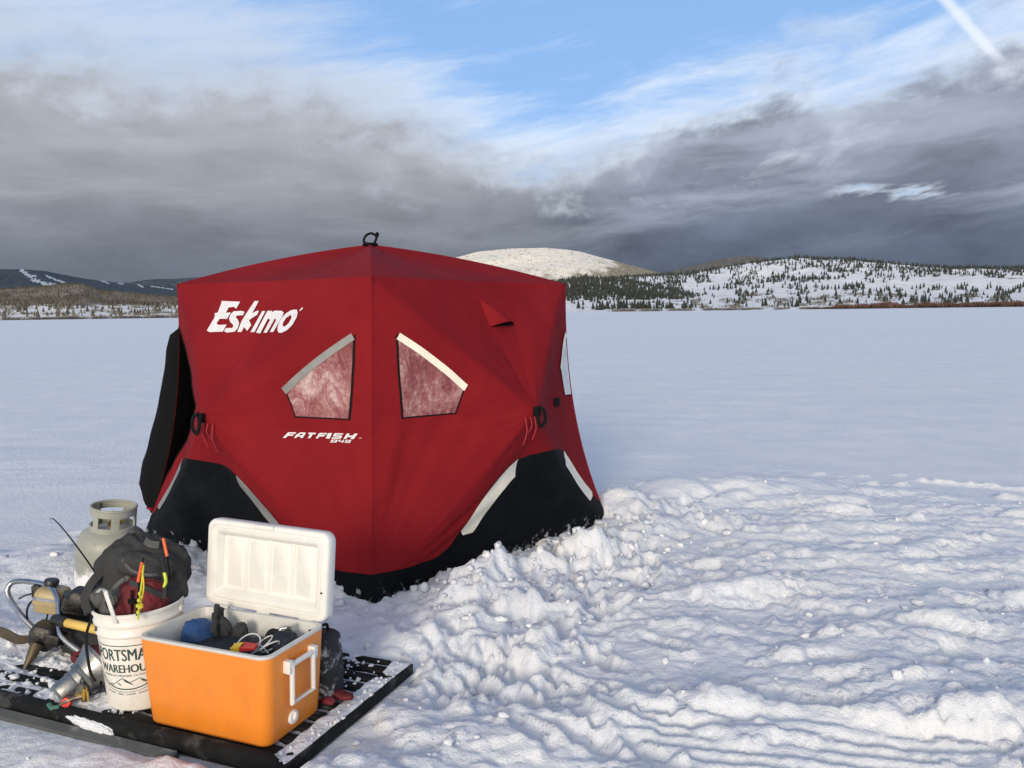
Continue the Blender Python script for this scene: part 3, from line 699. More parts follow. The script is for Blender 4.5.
NAME = [[[(0.734,0.4887),(0.7423,0.4889),(0.7468,0.4955),(0.7606,0.4957),(0.765,0.5005),(0.75,0.5002),(0.7515,0.5023),(0.7677,0.5027),(0.771,0.5074),(0.7489,0.507),(0.7452,0.5051)]],[[(0.7653,0.4894),(0.7722,0.4895),(0.7748,0.494),(0.7862,0.4943),(0.7835,0.4898),(0.7906,0.4899),(0.7997,0.5052),(0.7983,0.5079),(0.7836,0.5076),(0.7717,0.5002)],[(0.7781,0.4982),(0.7887,0.4984),(0.7915,0.5031),(0.7834,0.5029)]],[[(0.8055,0.4902),(0.8145,0.4904),(0.8227,0.5034),(0.8312,0.5035),(0.8344,0.5085),(0.8092,0.5081),(0.806,0.503),(0.8136,0.5032)]],[[(0.8315,0.4908),(0.8398,0.491),(0.8443,0.4974),(0.858,0.4977),(0.8625,0.5024),(0.8475,0.5021),(0.849,0.5042),(0.8652,0.5046),(0.8685,0.5092),(0.8464,0.5088),(0.8427,0.5069)]],[[(0.8635,0.4915),(0.8746,0.4917),(0.8816,0.5095),(0.8704,0.5092)]],[[(0.8799,0.4918),(0.9054,0.4924),(0.9091,0.4943),(0.9128,0.5019),(0.9108,0.5034),(0.8929,0.503),(0.8941,0.5055),(0.9148,0.506),(0.9169,0.5102),(0.8914,0.5097),(0.8877,0.5078),(0.884,0.5002),(0.886,0.4987),(0.9039,0.499),(0.9027,0.4966),(0.882,0.4961)]],[[(0.9165,0.4927),(0.926,0.4929),(0.9302,0.4993),(0.9428,0.4996),(0.9387,0.4932),(0.9482,0.4934),(0.9597,0.5112),(0.9502,0.5109),(0.9461,0.5046),(0.9334,0.5043),(0.9375,0.5106),(0.928,0.5104)]],[[(0.8762,0.4797),(0.8945,0.4802),(0.8994,0.4895),(0.8811,0.4891),(0.878,0.4831),(0.8912,0.4834),(0.8905,0.4821),(0.8773,0.4818)],[(0.8841,0.4851),(0.8921,0.4853),(0.8933,0.4875),(0.8852,0.4873)]],[[(0.9104,0.4805),(0.9151,0.4807),(0.9199,0.49),(0.9153,0.4899),(0.9131,0.4857),(0.9057,0.4855),(0.9079,0.4897),(0.9033,0.4896),(0.9,0.4833),(0.912,0.4836)]],[[(0.9195,0.4808),(0.9372,0.4812),(0.9421,0.4905),(0.9243,0.4901),(0.9212,0.4841),(0.934,0.4845),(0.9333,0.4832),(0.9205,0.4828)],[(0.9271,0.4861),(0.9349,0.4863),(0.9361,0.4886),(0.9283,0.4884)]],[[(0.9629,0.4963),(0.9693,0.4964),(0.9701,0.498),(0.9637,0.4978)]]]

# ================================================================== the shelter
M_RED = bpy.data.materials.new('red_fabric'); M_RED.use_nodes = True
g = NG(M_RED.node_tree); b = g.n['Principled BSDF']; oc = g.new('ShaderNodeTexCoord').outputs['Object']
n = g.noise(oc, 2.2, 5, .6); n2 = g.noise(oc, 18, 4, .6)
c = g.mix(g.sstep(n, .3, .7), (.192, .0105, .0155), (.235, .0135, .0188)); c = g.mix(g.m('MULTIPLY', g.sstep(n2, .55, .75), .25), c, (.175, .010, .0155))
g.l.new(c, b.inputs['Base Color']); b.inputs['Roughness'].default_value = .75; b.inputs['Specular IOR Level'].default_value = .06
h1 = g.noise(oc, 700, 2, .5); h2 = g.noise(oc, 11, 5, .6)
bp = g.new('ShaderNodeBump'); bp.inputs['Distance'].default_value = 1.0; bp.inputs['Strength'].default_value = .7
g.l.new(g.m('ADD', g.m('MULTIPLY', h1, .0006), g.m('MULTIPLY', h2, .006)), bp.inputs['Height']); g.l.new(bp.outputs[0], b.inputs['Normal'])
M_BLACKFAB = pmat('black_fabric', (.0045, .0055, .0075), .7, var=.25, vscale=3, bump=.006, bscale=9, spec=.10, dirt=(.018, .02, .024), dirt_amt=.3, dirt_scale=3)
# snow dust stuck to the lowest hand's breadth of the skirt
g = NG(M_BLACKFAB.node_tree); b = g.n['Principled BSDF']; oc = g.new('ShaderNodeTexCoord').outputs['Object']; sz = g.new('ShaderNodeSeparateXYZ'); g.l.new(oc, sz.inputs[0])
old = b.inputs['Base Color'].links[0].from_socket; dn = g.noise(oc, 14, 7, .7)
fz = g.sstep(g.m('ADD', sz.outputs[2], g.m('MULTIPLY', g.m('SUBTRACT', dn, .5), .75)), .01, -.05)
g.l.new(g.mix(g.m('MULTIPLY', fz, .7), old, (.60, .63, .68)), b.inputs['Base Color'])
M_LINER = pmat('black_liner', (.006, .006, .007), .85, var=.2, spec=.1)
M_STRAP = pmat('black_webbing', (.006, .006, .007), .75, spec=.15, bump=.001, bscale=300)
M_TAPELIT = pmat('lit_reflective_tape', (.88, .83, .71), .42, .0, var=.07, vscale=10, bump=.001, bscale=80)  # tape with returned sunlight painted in as cream, right and back walls
M_TAPEUNLIT = pmat('unlit_reflective_tape', (.27, .27, .265), .40, .15, var=.10, vscale=10, bump=.001, bscale=80)  # same tape on the left wall, painted grey without that sunlight
M_PRINT = pmat('white_print', (.74, .73, .77), .55, var=.04, vscale=20, dirt=(.45, .10, .12), dirt_amt=.25, dirt_scale=60)
M_REDCORD = pmat('red_cord', (.35, .02, .03), .6)
M_ALU = pmat('brushed_metal', (.55, .56, .57), .32, 1.0, var=.1, bump=.0006, bscale=200, dirt=(.30, .29, .28), dirt_amt=.5)

def pane_material():
    m = bpy.data.materials.new('frosted_vinyl'); m.use_nodes = True
    g = NG(m.node_tree); b = g.n['Principled BSDF']; uv = g.new('ShaderNodeTexCoord').outputs['Object']
    mp = g.new('ShaderNodeMapping'); g.l.new(uv, mp.inputs[0]); mp.inputs['Scale'].default_value = (1.1, 1.1, .55)
    n = g.noise(mp.outputs[0], 9, 8, .68, 1.6); n2 = g.noise(uv, 40, 6, .7, .5); n3 = g.noise(uv, 3.2, 3, .5)
    f = g.m('ADD', g.m('ADD', g.m('MULTIPLY', n, .6), g.m('MULTIPLY', n2, .4)), g.m('MULTIPLY', g.m('SUBTRACT', n3, .5), .5))
    g.l.new(g.ramp(f, [(.38, (.16, .014, .018)), (.48, (.25, .055, .06)), (.57, (.36, .155, .155)), (.70, (.60, .45, .44))]), b.inputs['Base Color'])
    b.inputs['Roughness'].default_value = .30; b.inputs['Coat Weight'].default_value = .6; b.inputs['Coat Roughness'].default_value = .12
    bp = g.new('ShaderNodeBump'); bp.inputs['Distance'].default_value = .02; bp.inputs['Strength'].default_value = .8
    g.l.new(g.m('ADD', n, g.m('MULTIPLY', n2, .3)), bp.inputs['Height']); g.l.new(bp.outputs[0], b.inputs['Normal'])
    return m
M_PANE = pane_material()
M_PANEPALE = pmat('iced_vinyl', (.62, .66, .70), .35, var=.15, vscale=14, coat=.4, bump=.004, bscale=30)

VH, DD = .55, .42
class Wall:
    def __init__(self, B0, B1, T0, T1, seed):
        self.c = (B0, B1, T0, T1); self.seed = seed
        n = np.cross(B1 - B0, V3(0, 0, 1)); self.n = n / np.linalg.norm(n)
    def base(self, u, v):
        B0, B1, T0, T1 = self.c
        u = np.asarray(u, float)[..., None]; v = np.asarray(v, float)[..., None]
        def edge(B, T):
            p = B * (1 - v) + T * v; ax = CEN - p; ax[..., 2] = 0; ax /= np.linalg.norm(ax, axis=-1, keepdims=True)
            return p + ax * .10 * 4 * v * (1 - v) * (1.15 - .3 * v)
        p = edge(B0, T0) * (1 - u) + edge(B1, T1) * u
        a = np.abs(u - .5) / .5; bb = np.where(v > VH, (v - VH) / (1 - VH), (VH - v) / VH)
        m = np.minimum(np.log(np.exp(36 * a) + np.exp(36 * bb)) / 36, 1); h = np.maximum(1 - m, 0)
        dd = np.abs(a - bb); h = h * (1 - .18 * smooth(dd, 0, .55))
        top = np.clip(1 - a * a, 0, 1) * np.clip(1 - (1 - v) / .25, 0, 1) ** 2 * .05
        return p + self.n * (DD * h ** 1.05) - self.n * top
    def pt(self, u, v, lift=0.0):
        u = np.asarray(u, float); v = np.asarray(v, float)
        p = self.base(u, v)
        # tension wrinkles: radiate from the lower corners and the hub, none along the seams
        fade = np.clip(24 * u * (1 - u), 0, 1) * np.clip(9 * (1 - v), 0, 1) * np.clip(8 * v, 0, 1)
        uu = np.where(u < .5, u, 1 - u)
        th = np.arctan2(v - .02, uu + .02); rad = np.hypot(v - .02, uu + .02)
        w1 = perlin(th * 9 + self.seed, rad * 1.2 + (u > .5) * 5, 3) * np.exp(-((rad - .42) / .30) ** 2)
        th2 = np.arctan2(v - VH, u - .5); r2 = np.hypot(v - VH, u - .5)
        w2 = perlin(th2 * 4.5, r2 * 2 + self.seed, 8) * np.exp(-((r2 - .2) / .18) ** 2)
        tv = perlin(u * 11 + v * 3, v * 2.0 + self.seed, 5) * smooth(v, .55, .9) * .6
        w = (.011 * w1 + .007 * w2 + .006 * tv + .003 * fbm(u * 7, v * 6, self.seed, 3)) * fade
        return p + self.n * (w[..., None] + lift)
WLEFT = Wall(BL, BN, TL, TN, 3); WRIGHT = Wall(BN, BR, TN, TR, 9)
WBR = Wall(BR, BF, TR, TF, 14); WBL = Wall(BF, BL, TF, TL, 22)
ARCH = [(0, .088), (.10, .088), (.20, .090), (.24, .112), (.278, .158), (.34, .238), (.403, .315), (.44, .350), (.475, .372), (.54, .384), (.603, .388), (.66, .387), (.72, .378), (.78, .358), (.83, .300), (.88, .232), (.95, .150), (.98, .105), (1, .092)]
ARCHL = [(1 - a + (.018 if .2 < a < .5 else 0), b) for a, b in ARCH][::-1]
def vb_of(arch): return lambda u: np.interp(u, [p[0] for p in arch], [p[1] for p in arch])
DOOR = [(0, 0), (.11, .0), (.15, .004), (.2, .015), (.26, .04), (.34, .11), (.427, .205), (.50, .250), (.565, .268), (.62, .252), (.68, .215), (.75, .125), (.81, .045), (.845, 0), (1, 0)]
def ud(v): return np.interp(v, [p[0] for p in DOOR], [p[1] for p in DOOR])

shelter = thing('ice_fishing_shelter', 'red and black pop up ice fishing shelter with white lettering standing on the snow', 'tent', tuple(CEN * np.array([1, 1, 0])))
inv_s = -np.array(shelter.location)
def sobj(name, verts, quads, mat, parent=None, smooth_=True, shift=True):
    v = np.asarray(verts, float).reshape(-1, 3) + (inv_s if shift else 0)
    return link(name, npmesh(name, v, quads=quads, smooth_=smooth_), mat, parent or shelter)
def stk(nu, nv): return np.meshgrid(np.linspace(0, 1, nu), np.linspace(0, 1, nv))
def build_wall(W, arch, res, door=False, mirror=False):
    vb = vb_of(arch); s, t = stk(res, res)
    u = s.copy()
    for _ in range(6):
        v = vb(u) + (1 - vb(u)) * t
        u = (ud(v) + (1 - ud(v)) * s) if door else s
    wall = sobj('wall_panel', W.pt(u, v), grid_quads(res, res), M_RED)
    sobj('liner', W.pt(u, v, -.012), grid_quads(res, res), M_LINER)
    s, t = stk(res, 40); u = s; v = vb(u) * t
    P = W.pt(u, v); fl = W.base(s[:1], 0 * s[:1])[0] + W.n * (.055 + .03 * perlin(s[0] * 9, s[0] * 0 + W.seed, 4))[:, None]; fl[:, 2] = -.035
    P = np.concatenate([fl[None], P]); sobj('skirt', P, grid_quads(41, res), M_BLACKFAB)
    return wall
def strip(W, arch, u0, u1, width, name, mat, lift=.005, n=40, ends=(.35, 1.0)):
    vb = vb_of(arch); us = np.linspace(u0, u1, n); vs = vb(us)
    du, dv = np.gradient(us) * 2.3, np.gradient(vs) * 1.75; L = np.hypot(du, dv); nx_, ny_ = dv / L, -du / L
    k = np.linspace(0, 1, n); w = width * np.minimum(1, ends[0] + k * 6) * np.minimum(1, ends[1] + (1 - k) * 6)
    sg = np.where(ny_ < 0, 1, -1)
    rows = []
    for q in np.linspace(-.1, 1, 6): rows.append(W.pt(us + nx_ * sg * w * q / 2.3, vs + ny_ * sg * w * q / 1.75, lift))
    return sobj(name, np.array(rows), grid_quads(6, n), mat)
def quad_patch(W, c, nu, nv, lift):
    s, t = stk(nu, nv); c = [np.array(p) for p in c]        # corners: tl, tr, br, bl
    top = c[0][None, None] * (1 - s[..., None]) + c[1] * s[..., None]; bot = c[3] * (1 - s[..., None]) + c[2] * s[..., None]
    q = bot * (1 - t[..., None]) + top * t[..., None]
    return W.pt(q[..., 0], q[..., 1], lift), grid_quads(nv, nu)
def window(W, side, tape, pane, off=0.0, cc=None):
    c = [(.077, .812), (.278, .642), (.253, .560), (.090, .557)]
    if side > 0: c = [(1 - a + off, b_) for a, b_ in c]
    if cc: c = cc
    cen = np.mean(c, 0)
    def grow(f): return [tuple(cen + (np.array(p) - cen) * f) for p in c]
    P, Q = quad_patch(W, grow(1.06), 24, 24, .004); fr = sobj('window', P, Q, M_STRAP)
    P, Q = quad_patch(W, c, 30, 30, .008); sobj('pane', P, Q, pane, fr)
    a, b_ = np.array(c[0]), np.array(c[1]); a = a + (a - b_) * .01; b_ = b_ + (b_ - a) * .02
    k = np.linspace(0, 1, 24)[None]; q = np.linspace(-.009, .013, 4)[:, None]
    d = (b_ - a); nrm = np.array([-d[1] / 1.3, d[0] * 1.3]); nrm /= np.linalg.norm(nrm)
    if nrm[1] < 0: nrm = -nrm
    bow = .008 * np.sin(math.pi * k)
    P = W.pt(a[0] + d[0] * k + nrm[0] * (q + bow), a[1] + d[1] * k + nrm[1] * (q + bow), .011)
    sobj('reflective_strip', P, grid_quads(4, 24), tape, fr)
def flat_print(W, polys, lift, name):
    vs = []; fs = []
    for letter in polys:
        pls = [[Vector((x, y, 0)) for x, y in p] for p in letter]
        tri = tessellate_polygon(pls); flat = [p for pl in letter for p in pl]; b0 = len(vs)
        vs += flat; fs += [[b0 + i for i in t_] for t_ in tri]
    bm = bmesh.new(); bv = [bm.verts.new((x, y, 0)) for x, y in vs]
    for t_ in fs:
        try: bm.faces.new([bv[i] for i in t_])
        except ValueError: pass
    bmesh.ops.subdivide_edges(bm, edges=bm.edges, cuts=2, use_grid_fill=True)
    bmesh.ops.triangulate(bm, faces=bm.faces)
    bm.verts.ensure_lookup_table(); bm.verts.index_update()
    uv = np.array([v.co[:2] for v in bm.verts]); tri = np.array([[v.index for v in f.verts] for f in bm.faces]); bm.free()
    P = W.pt(uv[:, 0], uv[:, 1], lift) + inv_s
    return link(name, npmesh(name, P, tris=tri), M_PRINT, shelter)

build_wall(WLEFT, ARCHL, 150, door=True); build_wall(WRIGHT, ARCH, 150)
build_wall(WBR, ARCH, 60); build_wall(WBL, ARCH, 60)
for W, arch, t1, t2 in ((WRIGHT, ARCH, M_TAPELIT, M_TAPELIT), (WLEFT, ARCHL, M_TAPEUNLIT, M_TAPEUNLIT), (WBR, ARCH, M_TAPELIT, M_TAPELIT), (WBL, ARCH, M_TAPELIT, M_TAPELIT)):
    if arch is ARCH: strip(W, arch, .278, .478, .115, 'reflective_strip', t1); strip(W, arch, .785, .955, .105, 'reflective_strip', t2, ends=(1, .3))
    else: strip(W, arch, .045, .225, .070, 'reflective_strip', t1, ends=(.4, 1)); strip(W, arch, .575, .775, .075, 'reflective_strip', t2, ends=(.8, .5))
window(WRIGHT, -1, M_TAPELIT, M_PANE); window(WRIGHT, 1, M_TAPELIT, M_PANEPALE, cc=[(.985, .80), (.900, .665), (.922, .560), (.985, .556)])
window(WLEFT, 1, M_TAPEUNLIT, M_PANE, .022)
for W in (WBR, WBL): window(W, -1, M_TAPELIT, M_PANE); window(W, 1, M_TAPELIT, M_PANE)
flat_print(WLEFT, LOGO, .006, 'large_lettering'); flat_print(WLEFT, NAME, .006, 'small_lettering')
# roof: four panels meeting at the centre hub, poles bowing up under them
def roof_panel(W, n=70):
    s, t = stk(n, n)
    e = W.pt(s[0], np.ones(n)); a = np.abs(s - .5) / .5
    P = e[None] * (1 - t[..., None]) + PEAK * t[..., None]
    bow = .028 * 4 * t * (1 - t); sag = -.04 * 4 * t * (1 - t) * (1 - a ** 2) - .012 * (1 - a * a) * (1 - t)
    wr = .005 * perlin(np.arctan2(s - .5, 1.05 - t) * 7 + W.seed, t * 2, 6) * np.clip(8 * s * (1 - s), 0, 1) * np.clip(6 * t * (1 - t), 0, 1)
    P[..., 2] += bow + sag + wr
    return P
vs = []; qs = []; nb_ = 0
for W in (WLEFT, WRIGHT, WBR, WBL):
    P = roof_panel(W).reshape(-1, 3); vs.append(P); qs.append(grid_quads(70, 70) + nb_); nb_ += len(P)
roof = sobj('roof', np.concatenate(vs), np.concatenate(qs), M_RED)
sobj('roof_liner', np.concatenate(vs) - np.array([0, 0, .012]), np.concatenate(qs), M_LINER)
def P3(p): return Vector(tuple(np.asarray(p, float).reshape(3) + inv_s))
# corner seams
for T_, k_ in ((TN, 1), (TR, 1), (TL, 1), (TF, 1)): pass
for W in (WRIGHT, WBR, WBL):
    mb = MB(); v = np.linspace(.095, .998, 40); mb.tube([P3(p) for p in W.pt(np.zeros(40), v, 0)], .0025, 6); mb.build('seam', M_RED, shelter)
# hub loop on the peak
pk = P3(PEAK); mb = MB(); mb.lathe([(.001, .012), (.045, .010), (.055, .0), (.05, -.01)], 20, Matrix.Translation(pk))
hubm = mb.build('roof_hub', M_STRAP, shelter)
mb = MB(); mb.tube(spline([pk + Vector(p) for p in ((-.012, 0, .004), (-.045, .01, .02), (-.03, .01, .06), (.01, 0, .075), (.045, -.01, .05), (.03, -.01, .006))], 6), .0085, 8)
mb.tube(spline([pk + Vector(p) for p in ((.045, -.01, .05), (.055, -.012, .065), (.045, -.01, .075))], 4), .012, 6)
mb.build('top_loop', M_STRAP, shelter)
# pull straps on the wall hubs
for W in (WLEFT, WRIGHT, WBR, WBL):
    hp = P3(W.pt(.5, VH)); nn = Vector(W.n); al = Vector(tuple((W.c[1] - W.c[0]) / np.linalg.norm(W.c[1] - W.c[0]))); sgn = 1 if W is WLEFT else -1
    mb = MB(); mb.box((0, 0, 0), (.055, .02, .055), Matrix.Translation(hp + nn * .008) @ nn.to_track_quat('Y', 'Z').to_matrix().to_4x4())
    st = mb.build('pull_strap', M_STRAP, shelter, bevel=.006)
    mb = MB()
    lp = [hp + nn * .02 + al * (.0 * sgn) + Vector((0, 0, .03)), hp + nn * .045 - al * .022 * sgn + Vector((0, 0, .0)), hp + nn * .05 - al * .02 * sgn + Vector((0, 0, -.06)), hp + nn * .045 + al * .015 * sgn + Vector((0, 0, -.085)), hp + nn * .04 + al * .03 * sgn + Vector((0, 0, -.04)), hp + nn * .02 + al * .02 * sgn + Vector((0, 0, .025))]
    mb.tube(spline(lp, 6), .008, 8, flat=1.4); mb.build('loop', M_STRAP, st)
    mb = MB()
    for q, L in ((.02, .14), (.045, .10), (.075, .17)):
        base_ = hp + al * q * sgn + nn * (.012 - q * .45)
        mb.tube(spline([base_ + nn * .0 + Vector((0, 0, -.03)), base_ + nn * .012 + Vector((0, 0, -.03 - L * .5)), base_ - nn * .02 + Vector((0, 0, -.03 - L))], 5), .0035, 6)
    mb.build('pull_cord', M_REDCORD, st)
# buckle beside the far window of the right wall
bk = P3(WRIGHT.pt(.80, .545)); mb = MB(); mb.box((0, 0, 0), (.05, .016, .06), Matrix.Translation(bk + Vector(WRIGHT.n) * .015) @ Vector(WRIGHT.n).to_track_quat('Y', 'Z').to_matrix().to_4x4())
mb.build('buckle', M_STRAP, shelter, bevel=.006)
# hooded vent on the right wall
n_ = Vector(WRIGHT.n); ap = P3(WRIGHT.pt(.480, .935)); ml, mr = P3(WRIGHT.pt(.478, .838)), P3(WRIGHT.pt(.600, .842))
def arc(f, k): return ml.lerp(mr, k) + (n_ * .062 + Vector((0, 0, .028))) * math.sin(math.pi * k) ** .8 * f
rows = []
for t in np.linspace(0, 1, 14):
    rows.append([ap.lerp(arc(1.0, k), t) + n_ * (.016 * math.sin(math.pi * t) * math.sin(math.pi * k) + .005) for k in np.linspace(0, 1, 22)])
vent = sobj('vent_hood', np.array([[tuple(p) for p in r_] for r_ in rows]), grid_quads(14, 22), M_RED, shift=False)
rows2 = [[tuple(arc(1.0, k).lerp(ml.lerp(mr, k), t) + n_ * .004) for k in np.linspace(0, 1, 22)] for t in np.linspace(.12, 1, 6)]
sobj('vent_mesh', np.array(rows2), grid_quads(6, 22), M_LINER, vent, shift=False)
# the open door: a flap folded back round the corner, black lining towards the viewer
s, t = stk(26, 60)
vv = .10 + .735 * t[:, 0]; wf = np.interp(vv, [.10, .13, .2, .3, .43, .55, .68, .76, .81, .836], [.02, .25, .52, .56, .50, .42, .33, .27, .20, .01])
Ed = WLEFT.pt(np.zeros(60), vv)
dr = np.array([-.60, .80, 0]); bulge = np.array([-.8, -.6, 0])
P = Ed[:, None] + dr * (wf[:, None] * s)[..., None] + bulge * (.07 * np.sin(math.pi * s) * (wf[:, None] / .5) + .012 * perlin(s * 2.2, vv[:, None] * 9, 4) * s)[..., None]
P[..., 2] -= .10 * s * smooth(vv[:, None], .2, .6) * 0 + .05 * s * np.sin(math.pi * t)
flap = sobj('door_flap', P, grid_quads(60, 26), M_LINER)
sobj('flap_outer', P + np.array([.6, .8, 0]) * .02 * np.clip(s * 3 - .3, 0, 1)[..., None] + np.array([.3, .4, 0]) * .004, grid_quads(60, 26), M_RED, flap)
mb = MB(); mb.tube([P3(p) for p in P[3:-2, -1]], .008, 8); mb.build('piping', pmat('dark_grey_piping', (.05, .052, .056), .5), flap)
mb = MB(); mb.tube([P3(p) for p in P[0:9, -1]] , .011, 8); mb.tube([P3(p) for p in P[1, :]], .009, 8); mb.build('red_binding', M_RED, flap)
mb = MB(); mb.tube([P3(p) for p in np.stack([WLEFT.pt(float(ud(v)), v, .002) for v in np.linspace(.12, .84, 60)])], .005, 6); mb.build('zip', M_STRAP, shelter)

# ================================================================== gear in front of the shelter
M_ORANGE = pmat('orange_plastic', (.80, .25, .024), .36, var=.05, vscale=6, bump=.0008, bscale=260, dirt=(.62, .20, .05), dirt_amt=.35, dirt_scale=9, coat=.15)
M_WHITEPL = pmat('white_plastic', (.78, .775, .755), .38, var=.04, vscale=9, dirt=(.55, .52, .47), dirt_amt=.20, dirt_scale=14, bump=.0006, bscale=200)
M_GREYPL = pmat('pale_grey_plastic', (.60, .61, .60), .4, var=.06, vscale=9, dirt=(.40, .38, .35), dirt_amt=.25, dirt_scale=16)
M_BUCKET = pmat('bucket_plastic', (.78, .76, .72), .33, var=.04, vscale=8, dirt=(.50, .45, .38), dirt_amt=.30, dirt_scale=17, bump=.0006, bscale=150)
M_INK = pmat('dark_green_ink', (.016, .050, .046), .5, dirt=(.5, .5, .47), dirt_amt=.25, dirt_scale=90)
M_BLACKPL = pmat('black_plastic', (.012, .013, .014), .7, var=.25, vscale=12, bump=.001, bscale=90, dirt=(.16, .165, .17), dirt_amt=.35, dirt_scale=7, spec=.15)
M_GREYRUN = pmat('grey_runner', (.075, .08, .082), .6, dirt=(.4, .41, .43), dirt_amt=.4)
M_CHARC = pmat('charcoal_cloth', (.030, .032, .035), .85, var=.3, vscale=10, bump=.004, bscale=45)
M_GREYCL = pmat('grey_cloth', (.085, .088, .092), .8, var=.25, vscale=14, bump=.003, bscale=70)
M_MAROON = pmat('maroon_cloth', (.125, .010, .016), .75, var=.35, vscale=12, bump=.004, bscale=40)
M_CHROME = pmat('chrome_tube', (.50, .51, .53), .20, 1.0, var=.08, dirt=(.22, .20, .18), dirt_amt=.5, dirt_scale=12)
M_CREAM = pmat('cream_fuel_plastic', (.40, .32, .17), .4, var=.14, vscale=14, dirt=(.25, .19, .10), dirt_amt=.4, dirt_scale=18)
M_YELLOW = pmat('yellow_paint', (.74, .50, .12), .4, dirt=(.3, .22, .1), dirt_amt=.35, dirt_scale=20)
M_ENGINE = pmat('black_engine', (.014, .014, .015), .4, var=.3, vscale=25, bump=.003, bscale=60, dirt=(.10, .095, .09), dirt_amt=.4, dirt_scale=20)
M_BLADE = pmat('worn_blade_steel', (.115, .090, .055), .5, .5, var=.25, vscale=18, dirt=(.10, .06, .03), dirt_amt=.6, dirt_scale=14)
M_BRASS = pmat('brass', (.75, .48, .13), .25, 1.0)
M_BLUE = pmat('blue_cloth', (.018, .075, .24), .7, var=.25, bump=.004, bscale=40)
M_NAVY = pmat('navy_cloth', (.012, .017, .032), .75, var=.3, bump=.004, bscale=40)
M_CORD = pmat('white_cord', (.60, .62, .64), .5)
M_ORANGEROD = pmat('orange_rod_paint', (.85, .13, .03), .4)
M_LIME = pmat('lime_plastic', (.55, .62, .05), .4)
M_LUREYEL = pmat('yellow_packet', (.80, .55, .03), .4)
M_LURERED = pmat('red_packet', (.60, .03, .03), .4)
M_TANK = bpy.data.materials.new('propane_paint'); M_TANK.use_nodes = True
g = NG(M_TANK.node_tree); b = g.n['Principled BSDF']; oc = g.new('ShaderNodeTexCoord').outputs['Object']; sx = g.new('ShaderNodeSeparateXYZ'); g.l.new(oc, sx.inputs[0])
n = g.noise(oc, 5, 5, .6); n2 = g.noise(oc, 13, 7, .65)
c = g.mix(g.sstep(n, .3, .7), (.30, .315, .275), (.36, .37, .33)); c = g.mix(g.m('MULTIPLY', g.sstep(n2, .60, .66), .5), c, (.17, .15, .11))
fr = g.sstep(g.m('ADD', sx.outputs[2], g.m('MULTIPLY', g.m('SUBTRACT', n2, .5), .22)), .20, .13)
g.l.new(g.mix(fr, c, (.80, .82, .85)), b.inputs['Base Color']); g.l.new(g.lin(fr, 0, 1, .42, .8), b.inputs['Roughness'])

TH = math.atan2(-RKA[1], -RKA[0])          # heading of the rack's long side
def RK(a, b_, z): p = RK0 + RKA * a + RKB * b_; return Vector((p[0], p[1], z))
def rrect(w, d, r, n=6):
    pts = []
    for cx, cy, a0 in ((w / 2 - r, d / 2 - r, 0), (-w / 2 + r, d / 2 - r, 90), (-w / 2 + r, -d / 2 + r, 180), (w / 2 - r, -d / 2 + r, 270)):
        for i in range(n + 1): a = R(a0 + 90 * i / n); pts.append((cx + r * math.cos(a), cy + r * math.sin(a)))
    return pts
def towards(d, p=(0, 0, 0)): return Matrix.Translation(Vector(p)) @ Vector(d).normalized().to_track_quat('Z', 'Y').to_matrix().to_4x4()
def blob(name, mat, parent, c, r, rot=(0, 0, 0), fold=.14, fs=2.2, seed=1, sq=2.4, sub=4, fine=.04):
    """soft folded lump of cloth"""
    bm = bmesh.new(); bmesh.ops.create_icosphere(bm, subdivisions=sub, radius=1.0)
    v = np.array([q.co[:] for q in bm.verts]); f = np.array([[q.index for q in p.verts] for p in bm.faces]); bm.free()
    L = (np.abs(v) ** sq).sum(1) ** (-1 / sq); v = v * L[:, None]
    n = fbm(v[:, 0] * fs + v[:, 2] * 1.3 + seed * 5, v[:, 1] * fs + v[:, 2] * fs * .7, seed, 3)
    rd = 1 - np.abs(fbm(v[:, 0] * fs * 1.2 + v[:, 1] * 2 + seed, v[:, 2] * fs * .9, seed + 40, 2))
    v = v * (1 + fold * n + fold * .5 * (rd - .7) + fine * fbm(v[:, 0] * 7 + v[:, 1] * 3, v[:, 2] * 7, seed + 9, 2))[:, None] * np.array(r)
    M = Matrix.Translation(Vector(c)) @ (Matrix.Rotation(rot[2], 4, 'Z') @ Matrix.Rotation(rot[1], 4, 'Y') @ Matrix.Rotation(rot[0], 4, 'X'))
    M = np.array(M); v = v @ M[:3, :3].T + M[:3, 3]
    return link(name, npmesh(name, v, tris=f), mat, parent)

# ------------------------------------------------------------------ slatted rack
rack = thing('slatted_gear_rack', 'black slatted plastic gear rack lying on the snow and half buried in it', 'rack', tuple(RK0), TH)
# local axes: x to the right along the front (the front right corner is 0), y away from the camera
L_, W_ = RKL, RKW
mb = MB(); mb.M = Matrix.Identity(4)
prof = [(0.0, -.004), (-.012, .02), (-.016, .062), (-.004, .070), (.020, .070), (.024, .05), (.024, .0)]
ends = []
for x in (-L_, -L_ * .5, -.07): ends.append([(x, y, z) for y, z in prof])
ends.append([(.012, y, z * .25) for y, z in prof]); mb.loft(ends); mb.build('front_rail', M_BLACKPL, rack)
mb = MB(); mb.loft([[(x, y, z) for y, z in ((-.055, -.02), (-.048, .004), (-.020, .020), (-.012, .0), (-.02, -.02))] for x in (-L_, -1.1, -.65, -.45)]); mb.build('runner', M_GREYRUN, rack)
for k in range(9):
    y = .075 + k * .087
    mb = MB(); mb.box((-L_ / 2 - .03, y, .038), (L_ - .10, .046, .022)); mb.build('slat', M_BLACKPL, rack, bevel=.004)
mb = MB(); mb.box((-.045, W_ / 2, .028), (.085, W_, .024)); mb.box((.0, W_ / 2, .022), (.010, W_ + .012, .044)); mb.build('side_rim', M_BLACKPL, rack, bevel=.003)
